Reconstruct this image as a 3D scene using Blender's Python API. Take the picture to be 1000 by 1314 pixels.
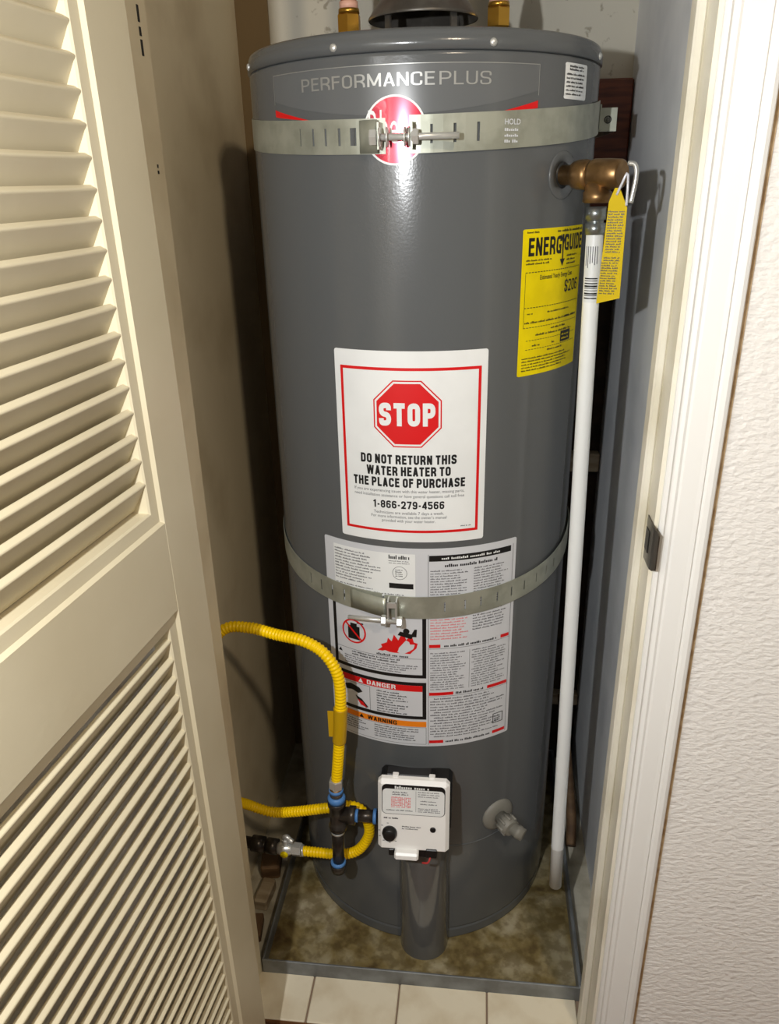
import bpy, math, random
from mathutils import Vector, Matrix, Quaternion

# ------------------------------------------------------------------ reset
for o in list(bpy.data.objects):
    bpy.data.objects.remove(o, do_unlink=True)
scene = bpy.context.scene
col = scene.collection
PI = math.pi
rnd = random.Random(7)

# ------------------------------------------------------------------ camera
cam_d = bpy.data.cameras.new('camera')
cam_d.sensor_fit = 'VERTICAL'
cam_d.sensor_height = 36.0
cam_d.lens = 36.0 * 1000.0 / 1314.0
cam_d.clip_start = 0.02
cam = bpy.data.objects.new('camera', cam_d)
col.objects.link(cam)
c_r = Vector((0.99377216, 0.10969671, -0.01958378))
c_u = Vector((-0.02524039, 0.39277682, 0.91928738))
c_w = Vector((-0.10853486, 0.9130679, -0.39309946))
m = Matrix(((c_r.x, c_u.x, -c_w.x), (c_r.y, c_u.y, -c_w.y), (c_r.z, c_u.z, -c_w.z))).to_4x4()
m.translation = Vector((0.0916042, -1.31000111, 1.3521))
cam.matrix_world = m
scene.camera = cam

# ------------------------------------------------------------------ world + lights + exposure
world = bpy.data.worlds.new('world')
scene.world = world
world.use_nodes = True
bg = world.node_tree.nodes['Background']
bg.inputs['Color'].default_value = (1.0, 0.96, 0.90, 1)
bg.inputs['Strength'].default_value = 0.15

def point_light(name, loc, power, color, radius):
    l = bpy.data.lights.new(name, 'POINT')
    l.energy = power
    l.color = color
    l.shadow_soft_size = radius
    o = bpy.data.objects.new(name, l)
    o.location = loc
    col.objects.link(o)
    return o
point_light('phone_torch', (-0.159, -1.317, 1.428), 34.5, (0.965, 0.985, 1.0), 0.012)
point_light('hall_ceiling_light', (0.84, -2.0, 2.5), 60.0, (1.0, 0.83, 0.61), 0.07)

vs = scene.view_settings
vs.view_transform = 'Standard'
vs.look = 'None'
vs.exposure = 0.0
vs.gamma = 1.0
vs.use_curve_mapping = False

# ------------------------------------------------------------------ materials
def lin(r, g, b):
    f = lambda c: (c / 255 / 12.92) if c / 255 <= 0.04045 else ((c / 255 + 0.055) / 1.055) ** 2.4
    return (f(r), f(g), f(b), 1)

def mat(name, rgb, rough=0.5, metal=0.0, spec=0.5, rgb2=None, nscale=8.0, nlo=0.4, nhi=0.6, detail=4.0,
        bump=0.0, bscale=60.0, bdetail=3.0, stretch=(1, 1, 1), coat=0.0, rough2=None, trans=0.0, bdist=0.002):
    mt = bpy.data.materials.new(name)
    mt.use_nodes = True
    nt = mt.node_tree
    b = nt.nodes['Principled BSDF']
    b.inputs['Base Color'].default_value = lin(*rgb)
    b.inputs['Roughness'].default_value = rough
    b.inputs['Metallic'].default_value = metal
    b.inputs['Specular IOR Level'].default_value = spec
    b.inputs['Coat Weight'].default_value = coat
    b.inputs['Transmission Weight'].default_value = trans
    if rgb2 or bump or rough2 is not None:
        tc = nt.nodes.new('ShaderNodeTexCoord')
        mp = nt.nodes.new('ShaderNodeMapping')
        mp.inputs['Scale'].default_value = stretch
        nt.links.new(tc.outputs['Object'], mp.inputs['Vector'])
    if rgb2 or rough2 is not None:
        n = nt.nodes.new('ShaderNodeTexNoise')
        n.inputs['Scale'].default_value = nscale
        n.inputs['Detail'].default_value = detail
        nt.links.new(mp.outputs['Vector'], n.inputs['Vector'])
        mr = nt.nodes.new('ShaderNodeMapRange')
        mr.inputs['From Min'].default_value = nlo
        mr.inputs['From Max'].default_value = nhi
        nt.links.new(n.outputs['Fac'], mr.inputs['Value'])
        if rgb2:
            mx = nt.nodes.new('ShaderNodeMix')
            mx.data_type = 'RGBA'
            mx.inputs[6].default_value = lin(*rgb)
            mx.inputs[7].default_value = lin(*rgb2)
            nt.links.new(mr.outputs['Result'], mx.inputs[0])
            nt.links.new(mx.outputs[2], b.inputs['Base Color'])
        if rough2 is not None:
            m2 = nt.nodes.new('ShaderNodeMapRange')
            m2.inputs['To Min'].default_value = rough
            m2.inputs['To Max'].default_value = rough2
            nt.links.new(mr.outputs['Result'], m2.inputs['Value'])
            nt.links.new(m2.outputs['Result'], b.inputs['Roughness'])
    if bump:
        n2 = nt.nodes.new('ShaderNodeTexNoise')
        n2.inputs['Scale'].default_value = bscale
        n2.inputs['Detail'].default_value = bdetail
        nt.links.new(mp.outputs['Vector'], n2.inputs['Vector'])
        bp = nt.nodes.new('ShaderNodeBump')
        bp.inputs['Strength'].default_value = bump
        bp.inputs['Distance'].default_value = bdist
        nt.links.new(n2.outputs['Fac'], bp.inputs['Height'])
        nt.links.new(bp.outputs['Normal'], b.inputs['Normal'])
    return mt

M = {}
M['tank'] = mat('grey_enamel', (90, 92, 93), 0.19, 0.0, 0.5, bump=0.06, bscale=260, bdetail=2)
M['tank_seam'] = mat('seam_shadow_gap', (40, 40, 40), 0.5)
M['panel_line'] = mat('silver_print', (176, 176, 172), 0.3, 0.5)
M['panel_grey'] = mat('grey_print_panel', (99, 101, 102), 0.26)
M['logo_red'] = mat('badge_red', (176, 10, 46), 0.18, 0.35, coat=0.6)
M['print_red'] = mat('print_red', (214, 16, 20), 0.4)
M['white_label'] = mat('white_vinyl', (234, 236, 235), 0.38, rgb2=(228, 230, 229), nscale=12)
M['label_grey'] = mat('label_off_white', (206, 208, 212), 0.38)
M['black_ink'] = mat('black_ink', (16, 16, 17), 0.45)
M['grey_ink'] = mat('grey_ink', (92, 92, 96), 0.5)
M['orange_ink'] = mat('orange_ink', (240, 132, 16), 0.42)
M['pink_ink'] = mat('pink_ink', (226, 120, 122), 0.5)
M['yellow_label'] = mat('yellow_paper', (238, 216, 0), 0.5, spec=0.2, rgb2=(226, 204, 0), nscale=18)
M['zinc'] = mat('galvanised_steel', (176, 178, 164), 0.4, 0.5, rgb2=(158, 160, 146), nscale=30, bump=0.03, bscale=90)
M['bolt'] = mat('zinc_bolt', (214, 214, 210), 0.33, 0.55)
M['steel_dark'] = mat('dull_steel', (120, 118, 112), 0.4, 0.8)
M['brass'] = mat('brass', (196, 150, 62), 0.28, 0.9)
M['bronze'] = mat('dull_bronze', (150, 118, 78), 0.36, 0.8, rgb2=(120, 92, 58), nscale=40)
M['copper'] = mat('copper', (190, 104, 66), 0.3, 0.9)
M['pink_tape'] = mat('pink_tape', (220, 170, 150), 0.5)
M['hood'] = mat('draft_hood_metal', (116, 112, 106), 0.42, 0.6, rgb2=(92, 88, 82), nscale=25)
M['pvc'] = mat('white_pvc', (242, 243, 240), 0.3)
M['hose'] = mat('yellow_coated_hose', (252, 208, 0), 0.36, spec=0.3)
M['hose_tag'] = mat('yellow_tag', (206, 164, 10), 0.4, trans=0.15)
M['black_iron'] = mat('black_iron', (74, 68, 62), 0.32, 0.6, rgb2=(54, 48, 43), nscale=60)
M['thread_blue'] = mat('blue_thread_sealant', (78, 130, 192), 0.5)
M['chrome'] = mat('chrome_plated', (206, 206, 202), 0.3, 0.6)
M['white_plastic'] = mat('white_plastic', (244, 243, 240), 0.32)
M['black_plastic'] = mat('black_plastic', (20, 20, 21), 0.38)
M['grey_plastic'] = mat('grey_plastic', (128, 126, 118), 0.5)
M['clear_plastic'] = mat('clear_tie', (214, 214, 220), 0.15)
M['red_wire'] = mat('red_wire', (190, 60, 60), 0.5)
M['door'] = mat('cream_door_paint', (206, 195, 166), 0.42, rgb2=(200, 188, 158), nscale=5, bump=0.05, bscale=120, stretch=(1, 1, 1))
M['jamb'] = mat('cream_jamb_paint', (224, 219, 203), 0.42, rgb2=(206, 199, 178), nscale=9, nlo=0.5, nhi=0.75, bump=0.05, bscale=90)
M['casing'] = mat('white_casing_paint', (226, 225, 221), 0.4, bump=0.03, bscale=80)
M['caulk'] = mat('bare_brown_edge', (196, 170, 134), 0.7, rgb2=(164, 136, 100), nscale=60)
M['wall_tex'] = mat('knockdown_wall_paint', (229, 226, 221), 0.6, bump=0.75, bscale=85, bdetail=2.0, stretch=(1, 1, 1.7), bdist=0.004)
M['left_wall'] = mat('smudged_beige_wall', (234, 221, 190), 0.6, rgb2=(214, 199, 166), nscale=6, nlo=0.48, nhi=0.72, bump=0.04, bscale=50)
M['right_wall'] = mat('blue_grey_wall', (232, 235, 238), 0.55, rgb2=(214, 218, 223), nscale=7, nlo=0.45, nhi=0.7, bump=0.05, bscale=60)
M['back_wall'] = mat('speckled_white_wall', (192, 187, 172), 0.65, rgb2=(150, 143, 126), nscale=55, nlo=0.63, nhi=0.70, bump=0.12, bscale=70)
M['ceiling'] = mat('white_ceiling', (224, 220, 210), 0.7, bump=0.2, bscale=70)
M['red_wood'] = mat('redwood_blocking', (110, 56, 34), 0.6, rgb2=(78, 38, 24), nscale=14, stretch=(1, 1, 8), bump=0.1, bscale=40)
M['pale_wood'] = mat('pale_wood', (176, 160, 134), 0.65, rgb2=(150, 132, 106), nscale=10, stretch=(1, 6, 6))
M['old_wood'] = mat('old_wood', (124, 96, 66), 0.7, rgb2=(90, 66, 44), nscale=10, stretch=(1, 1, 5))
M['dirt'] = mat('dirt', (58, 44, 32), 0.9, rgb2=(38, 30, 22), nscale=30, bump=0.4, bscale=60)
M['slab'] = mat('stained_slab', (196, 190, 172), 0.75, rgb2=(160, 152, 132), nscale=20, nlo=0.42, nhi=0.65, bump=0.12, bscale=50)
M['pan'] = mat('grey_pan_metal', (134, 138, 140), 0.45, 0.4, rgb2=(112, 114, 114), nscale=18)
M['grout'] = mat('grout', (150, 128, 108), 0.8)
M['tile'] = mat('cream_tile', (236, 226, 202), 0.4, rgb2=(220, 206, 178), nscale=16, nlo=0.45, nhi=0.7, bump=0.05, bscale=40)
M['wood_floor'] = mat('brown_wood_floor', (126, 84, 46), 0.45, rgb2=(96, 60, 32), nscale=6, stretch=(1, 12, 1))
M['corner'] = mat('corner_shade_brown', (150, 128, 92), 0.65, rgb2=(130, 110, 78), nscale=6, stretch=(1, 1, 0.3))  # brown carries the shade on the back wall's left end
M['rust_floor'] = None

def pan_floor_mat():
    mt = bpy.data.materials.new('rusty_stained_pan_bottom')
    mt.use_nodes = True
    nt = mt.node_tree
    b = nt.nodes['Principled BSDF']
    tc = nt.nodes.new('ShaderNodeTexCoord')
    n1 = nt.nodes.new('ShaderNodeTexNoise'); n1.inputs['Scale'].default_value = 14; n1.inputs['Detail'].default_value = 6
    n1.inputs['Distortion'].default_value = 0.6
    n2 = nt.nodes.new('ShaderNodeTexNoise'); n2.inputs['Scale'].default_value = 55; n2.inputs['Detail'].default_value = 4
    nt.links.new(tc.outputs['Object'], n1.inputs['Vector']); nt.links.new(tc.outputs['Object'], n2.inputs['Vector'])
    r1 = nt.nodes.new('ShaderNodeValToRGB')
    e = r1.color_ramp.elements
    e[0].position = 0.32; e[0].color = lin(92, 74, 44)
    e[1].position = 0.72; e[1].color = lin(176, 166, 140)
    k = e.new(0.45); k.color = lin(128, 112, 70)
    k = e.new(0.56); k.color = lin(150, 138, 104)
    nt.links.new(n1.outputs['Fac'], r1.inputs['Fac'])
    r2 = nt.nodes.new('ShaderNodeValToRGB')
    e = r2.color_ramp.elements
    e[0].position = 0.42; e[0].color = (0.45, 0.40, 0.30, 1)
    e[1].position = 0.60; e[1].color = (1, 1, 1, 1)
    nt.links.new(n2.outputs['Fac'], r2.inputs['Fac'])
    mx = nt.nodes.new('ShaderNodeMix'); mx.data_type = 'RGBA'; mx.blend_type = 'MULTIPLY'; mx.inputs[0].default_value = 0.7
    nt.links.new(r1.outputs['Color'], mx.inputs[6]); nt.links.new(r2.outputs['Color'], mx.inputs[7])
    nt.links.new(mx.outputs[2], b.inputs['Base Color'])
    b.inputs['Roughness'].default_value = 0.55
    return mt
M['rust_floor'] = pan_floor_mat()

# ------------------------------------------------------------------ mesh helpers
def frame_of(d):
    d = d.normalized()
    a = Vector((0, 0, 1)) if abs(d.z) < 0.9 else Vector((1, 0, 0))
    x = d.cross(a).normalized()
    return x, d.cross(x).normalized()

class MB:
    def __init__(s):
        s.v = []; s.f = []; s.sm = []
    def add(s, vs_, fs_, smooth=False):
        b = len(s.v)
        s.v += [Vector(p) for p in vs_]
        for f in fs_:
            s.f.append([b + i for i in f]); s.sm.append(smooth)
        return s
    def box(s, x0, x1, y0, y1, z0, z1, bev=0.0):
        if bev <= 0:
            vs_ = [(x, y, z) for z in (z0, z1) for y in (y0, y1) for x in (x0, x1)]
            return s.add(vs_, [(0, 2, 3, 1), (4, 5, 7, 6), (0, 1, 5, 4), (2, 6, 7, 3), (0, 4, 6, 2), (1, 3, 7, 5)])
        # chamfered box: 24 verts
        b = bev
        X = (x0, x1); Y = (y0, y1); Z = (z0, z1)
        vs_ = []; idx = {}
        for i in (0, 1):
            for j in (0, 1):
                for k in (0, 1):
                    sx, sy, sz = (1 - 2 * i), (1 - 2 * j), (1 - 2 * k)
                    for a in range(3):
                        p = [X[i] + sx * b, Y[j] + sy * b, Z[k] + sz * b]
                        p[a] = (X, Y, Z)[a][(i, j, k)[a]]
                        idx[(i, j, k, a)] = len(vs_); vs_.append(p)
        fs_ = []
        for a in range(3):
            o1, o2 = [q for q in range(3) if q != a]
            for t in (0, 1):
                def key(p, q):
                    c = [0, 0, 0]; c[a] = t; c[o1] = p; c[o2] = q
                    return idx[(c[0], c[1], c[2], a)]
                fs_.append([key(0, 0), key(1, 0), key(1, 1), key(0, 1)])
        for a in range(3):
            o1, o2 = [q for q in range(3) if q != a]
            for p in (0, 1):
                for q in (0, 1):
                    def kk(t, ax):
                        c = [0, 0, 0]; c[a] = t; c[o1] = p; c[o2] = q
                        return idx[(c[0], c[1], c[2], ax)]
                    fs_.append([kk(0, o1), kk(1, o1), kk(1, o2), kk(0, o2)])
        for i in (0, 1):
            for j in (0, 1):
                for k in (0, 1):
                    fs_.append([idx[(i, j, k, 0)], idx[(i, j, k, 1)], idx[(i, j, k, 2)]])
        return s.add(vs_, fs_)
    def rev(s, p0, p1, prof, n=24, caps=True, smooth=True):
        """surface of revolution about p0->p1; prof = [(t along 0..1 or metres, radius)] in metres along axis"""
        p0 = Vector(p0); d = (Vector(p1) - p0).normalized()
        x, y = frame_of(d)
        vs_ = []; fs_ = []
        for t, r in prof:
            for i in range(n):
                a = 2 * PI * i / n
                vs_.append(p0 + d * t + (x * math.cos(a) + y * math.sin(a)) * r)
        for k in range(len(prof) - 1):
            for i in range(n):
                j = (i + 1) % n
                fs_.append((k * n + i, k * n + j, (k + 1) * n + j, (k + 1) * n + i))
        s.add(vs_, fs_, smooth)
        if caps:
            b = len(s.v)
            if prof[0][1] > 1e-6:
                s.f.append([b - len(vs_) + i for i in range(n)][::-1]); s.sm.append(False)
            if prof[-1][1] > 1e-6:
                s.f.append([b - n + i for i in range(n)]); s.sm.append(False)
        return s
    def cyl(s, p0, p1, r0, r1=None, n=20, smooth=True, caps=True):
        L = (Vector(p1) - Vector(p0)).length
        return s.rev(p0, p1, [(0, r0), (L, r0 if r1 is None else r1)], n, caps, smooth)
    def hexn(s, p0, p1, r):
        L = (Vector(p1) - Vector(p0)).length
        c = min(r * 0.12, L * 0.2)
        return s.rev(p0, p1, [(0, r * 0.9), (c, r), (L - c, r), (L, r * 0.9)], 6, True, False)
    def tube(s, pts, rad, n=12, smooth=True, caps=True):
        pts = [Vector(p) for p in pts]
        N = len(pts)
        rr = rad if callable(rad) else (lambda i: rad)
        t0 = (pts[1] - pts[0]).normalized()
        x, y = frame_of(t0)
        vs_ = []; fs_ = []
        pt = t0
        for i in range(N):
            t = (pts[min(i + 1, N - 1)] - pts[max(i - 1, 0)]).normalized()
            q = pt.rotation_difference(t)
            x = q @ x; y = q @ y; pt = t
            for k in range(n):
                a = 2 * PI * k / n
                vs_.append(pts[i] + (x * math.cos(a) + y * math.sin(a)) * rr(i))
        for i in range(N - 1):
            for k in range(n):
                j = (k + 1) % n
                fs_.append((i * n + k, i * n + j, (i + 1) * n + j, (i + 1) * n + k))
        s.add(vs_, fs_, smooth)
        if caps:
            b = len(s.v)
            s.f.append([b - len(vs_) + k for k in range(n)][::-1]); s.sm.append(False)
            s.f.append([b - n + k for k in range(n)]); s.sm.append(False)
        return s
    def prism(s, poly, fn0, fn1, smooth=False):
        """poly list of 2D points; fn0/fn1 map 2D -> 3D for both ends"""
        n = len(poly)
        vs_ = [fn0(p) for p in poly] + [fn1(p) for p in poly]
        fs_ = [[i, (i + 1) % n, n + (i + 1) % n, n + i] for i in range(n)]
        s.add(vs_, fs_, smooth)
        s.add(vs_, [list(range(n))[::-1], [n + i for i in range(n)]])
        return s
    def build(s, name, material, parent=None, local=False):
        me = bpy.data.meshes.new(name)
        off = Vector((0, 0, 0))
        if parent is not None and not local:
            p = parent
            while p is not None:
                off += p.location; p = p.parent
        me.from_pydata([tuple(p - off) for p in s.v], [], s.f)
        me.polygons.foreach_set('use_smooth', s.sm)
        me.materials.append(material)
        me.validate()
        import bmesh
        bm = bmesh.new(); bm.from_mesh(me)
        bmesh.ops.recalc_face_normals(bm, faces=bm.faces)
        bm.to_mesh(me); bm.free()
        o = bpy.data.objects.new(name, me)
        col.objects.link(o)
        if parent is not None:
            o.parent = parent
        return o

def tag(o, label=None, cat=None, group=None, kind=None):
    if label: o['label'] = label
    if cat: o['category'] = cat
    if group: o['group'] = group
    if kind: o['kind'] = kind
    return o

def thing(name, label, cat, loc=(0, 0, 0), group=None, kind=None):
    o = bpy.data.objects.new(name, None)
    o.empty_display_size = 0.05
    o.location = loc
    col.objects.link(o)
    return tag(o, label, cat, group, kind)

def struct(name, mb, material, label, cat, parent=None):
    o = mb.build(name, material, parent)
    return tag(o, label, cat, kind='structure')

def share(src, parent, loc, name=None):
    o = bpy.data.objects.new(name or src.name.split('.')[0], src.data)
    o.location = loc
    col.objects.link(o)
    o.parent = parent
    return o

def catmull(pts, step):
    pts = [Vector(p) for p in pts]
    P = [pts[0] * 2 - pts[1]] + pts + [pts[-1] * 2 - pts[-2]]
    out = []
    for i in range(1, len(P) - 2):
        p0, p1, p2, p3 = P[i - 1], P[i], P[i + 1], P[i + 2]
        n = max(8, int((p2 - p1).length / step * 2))
        for k in range(n):
            t = k / n
            out.append(0.5 * ((2 * p1) + (-p0 + p2) * t + (2 * p0 - 5 * p1 + 4 * p2 - p3) * t * t + (-p0 + 3 * p1 - 3 * p2 + p3) * t ** 3))
    out.append(P[-2])
    # resample
    res = [out[0]]; acc = 0.0
    for a, b in zip(out, out[1:]):
        L = (b - a).length
        while acc + L >= step:
            k = (step - acc) / L
            a = a.lerp(b, k); L = (b - a).length; acc = 0.0
            res.append(a)
        acc += L
    return res

# ------------------------------------------------------------------ the closet and the hall
XL, XR, YB = -0.36, 0.35, 0.30           # closet side walls and back wall
YW = -0.436                               # hall face of the front wall
YJ = -0.341                               # closet face of the front wall
XJL, XJR = -0.282, 0.303                  # jamb faces
ZC = 2.40

b = MB().box(XL - 0.09, XL, YJ, YB + 0.1, -0.03, ZC)
wl = struct('wall_left', b, M['left_wall'], 'smudged beige closet wall on the left of the tank', 'wall')
b = MB().box(XR, XR + 0.09, YJ, YB + 0.1, -0.03, ZC)
struct('wall_right', b, M['right_wall'], 'scuffed blue-grey closet wall beside the white drain pipe', 'wall')
b = MB().box(XL, XR, YB, YB + 0.1, -0.03, ZC)
wb = struct('wall_back', b, M['back_wall'], 'speckled white closet wall behind the tank', 'wall')
b = MB().box(XL - 0.09, XR + 0.09, YJ, YB + 0.1, ZC, ZC + 0.08)
struct('ceiling', b, M['ceiling'], 'white closet ceiling above the frame', 'ceiling')
b = MB().box(XJR + 0.016, 1.9, YW, YJ, -0.03, ZC + 0.08)
struct('wall_front', b, M['wall_tex'], 'white knockdown-textured hall wall right of the door casing', 'wall')
b = MB().box(-0.50, XJL - 0.016, YW, YJ, -0.03, ZC + 0.08)
struct('wall_front_left', b, M['wall_tex'], 'white textured wall strip beside the closet opening, hidden by the louvred door', 'wall')
b = MB().box(-0.50, -0.405, -3.2, YW, -0.012, ZC + 0.08)  # added unseen wall, keeps the gaps between the louvres dark
struct('wall_hall_added', b, M['wall_tex'], 'added white textured hall wall that darkens the gaps of the open louvred door', 'wall')
b = MB().box(XJL - 0.016, XJR + 0.016, YW, YJ, 2.07, ZC + 0.08)
struct('wall_front_header', b, M['wall_tex'], 'white textured wall above the closet opening', 'wall')

# floor: slab under the closet, tiles at the threshold, wood in the hall
b = MB().box(XL, XR, YJ, YB, -0.03, -0.006)
fl = struct('floor', b, M['slab'], 'stained closet floor with a row of cream tiles at the threshold', 'floor')
b = MB().box(XJL - 0.016, XJR + 0.016, -0.43, YJ, -0.03, -0.008)
grout = b.build('grout_bed', M['grout'], fl)
tl = MB().box(-0.0775, 0.0775, -0.043, 0.043, -0.008, -0.003, 0.0015).build('tile', M['tile'], fl)
tl.location = (-0.1015, -0.387, 0)
for x in (0.0565, 0.2145):
    share(tl, fl, (x, -0.387, 0))
tl2 = MB().box(-0.058, 0.0435, -0.043, 0.043, -0.008, -0.003, 0.0015).build('tile', M['tile'], fl)
tl2.location = (-0.226, -0.387, 0)
b = MB().box(-0.50, 1.9, -3.2, YW, -0.05, -0.012)
struct('floor_hall', b, M['wood_floor'], 'brown wood hall floor at the bottom edge', 'floor')
fl3 = MB().box(XJL - 0.016, XJR + 0.016, YW, -0.43, -0.03, -0.006).build('wood_edge', M['wood_floor'], fl)

# jambs, stop, casing
b = MB().box(XJR, XJR + 0.016, YW - 0.004, YJ, -0.005, 2.07)
jr = struct('door_1', b, M['jamb'], 'cream door jamb right of the tank with a dark strike plate', 'door jamb')
MB().box(XJR - 0.011, XJR, -0.403, -0.376, -0.005, 2.06, 0.0025).build('door_stop', M['jamb'], jr)
# strike plate: curved lip plate wrapped round the jamb edge
b = MB()
prof = [(-0.412, 0.0), (-0.436, 0.0), (-0.446, 0.0003), (-0.454, 0.0014), (-0.461, 0.0036)]
zs = [i / 12 for i in range(13)]
vv = []; ff = []
for i, (y, dx) in enumerate(prof):
    hh = [0.0285, 0.0285, 0.0282, 0.0265, 0.0225][i]
    for t in zs:
        vv.append((XJR - 0.0015 + dx, y, 0.942 + (t - 0.5) * 2 * hh))
n = len(zs)
for i in range(len(prof) - 1):
    for k in range(n - 1):
        ff.append((i * n + k, i * n + k + 1, (i + 1) * n + k + 1, (i + 1) * n + k))
back = [Vector(p) + Vector((0.0013, 0, 0)) for p in vv]
N0 = len(vv)
rim = [k for k in range(n)] + [(i + 1) * n + n - 1 for i in range(len(prof) - 1)] + [(len(prof) - 1) * n + k for k in range(n - 2, -1, -1)] + [i * n for i in range(len(prof) - 2, 0, -1)]
b.add(list(vv) + back, ff + [tuple(N0 + i for i in f[::-1]) for f in ff] + [(rim[i], rim[(i + 1) % len(rim)], N0 + rim[(i + 1) % len(rim)], N0 + rim[i]) for i in range(len(rim))])
sp = b.build('strike_plate', mat('aged_bronze_plate', (96, 90, 80), 0.3, 0.85), jr)
tag(sp, 'dark bronze strike plate on the jamb')
MB().box(XJR - 0.0022, XJR - 0.0008, -0.431, -0.414, 0.928, 0.956).build('latch_hole', M['black_ink'], sp)

b = MB().box(XJL - 0.016, XJL, YW - 0.004, YJ, -0.005, 2.07)
jl = struct('door_2', b, M['left_wall'], 'beige hinge-side jamb between the louvred door and the closet wall', 'door jamb')
for z0, z1 in ((1.513, 1.529), (1.500, 1.5085), (1.481, 1.4965)):
    MB().box(XJL - 0.001, XJL + 0.0006, -0.3665, -0.3615, z0, z1).build('hinge_slot', M['black_ink'], jl)
for z0 in (1.3625, 1.3690):
    MB().box(XJL - 0.001, XJL + 0.0006, -0.3635, -0.3600, z0, z0 + 0.0035).build('screw_hole', M['black_ink'], jl)

def casing(name, x0, sgn, label):
    # profile across (u from the inner edge, t = thickness off the wall)
    pr = [(0, 0), (0, 0.008), (0.002, 0.010), (0.005, 0.0108), (0.0075, 0.0085), (0.0095, 0.0085), (0.013, 0.0105), (0.016, 0.0095),
          (0.019, 0.0108), (0.036, 0.0135), (0.041, 0.0148), (0.043, 0.0128), (0.046, 0.0148), (0.051, 0.016), (0.055, 0.0145), (0.057, 0.011), (0.057, 0)]
    mb = MB().prism(pr, lambda p: (x0 + sgn * p[0], YW - p[1], -0.005), lambda p: (x0 + sgn * p[0], YW - p[1], 2.13))
    o = struct(name, mb, M['casing'], label, 'door casing')
    return o
ca = casing('trim_1', XJR + 0.005, 1, 'white moulded door casing right of the opening')
MB().box(XJR + 0.062, XJR + 0.0685, YW - 0.0020, YW + 0.001, -0.005, 2.13).build('brown_edge', M['caulk'], ca)
casing('trim_2', XJL - 0.005, -1, 'white moulded door casing behind the louvred door')
b = MB().prism([(0, 0), (0, 0.008), (0.005, 0.0108), (0.009, 0.0085), (0.016, 0.0105), (0.041, 0.0148), (0.051, 0.016), (0.057, 0.011), (0.057, 0)],
               lambda p: (XJL - 0.062, YW - p[1], 2.075 + p[0]), lambda p: (XJR + 0.062, YW - p[1], 2.075 + p[0]))
struct('trim_3', b, M['casing'], 'white casing above the closet opening', 'door casing')

b = MB().box(XL, -0.300, YB - 0.006, YB, -0.006, ZC)  # added strip: shaded end of the back wall painted as darker brown
struct('corner_shade_strip', b, M['corner'], 'added brown strip painting the shade where the left closet wall meets the back wall', 'painted shade')

# boards behind the tank
bb = MB().box(-0.298, XR - 0.002, 0.262, YB, 1.27, 1.505, 0.003).build('blocking_board', M['red_wood'])
tag(bb, 'dark red-brown wooden blocking board on the wall behind the upper strap', 'board')
bb = MB().box(-0.298, XR - 0.002, 0.265, 0.2895, 0.777, 0.817, 0.002).build('batten', M['pale_wood'])
tag(bb, 'pale wooden batten low behind the tank, seen beside the white pipe at mid height', 'board', 'battens behind the tank')
bb = MB().box(-0.298, XR - 0.002, 0.265, 0.2895, 0.18, 0.21, 0.002).build('batten', M['pale_wood'])
tag(bb, 'pale wooden batten near the floor behind the tank', 'board', 'battens behind the tank')
MB().box(-0.2995, XR - 0.001, 0.290, YB + 0.001, 0.0, 1.265).build('bare_panel', M['dirt'], wb)

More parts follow.
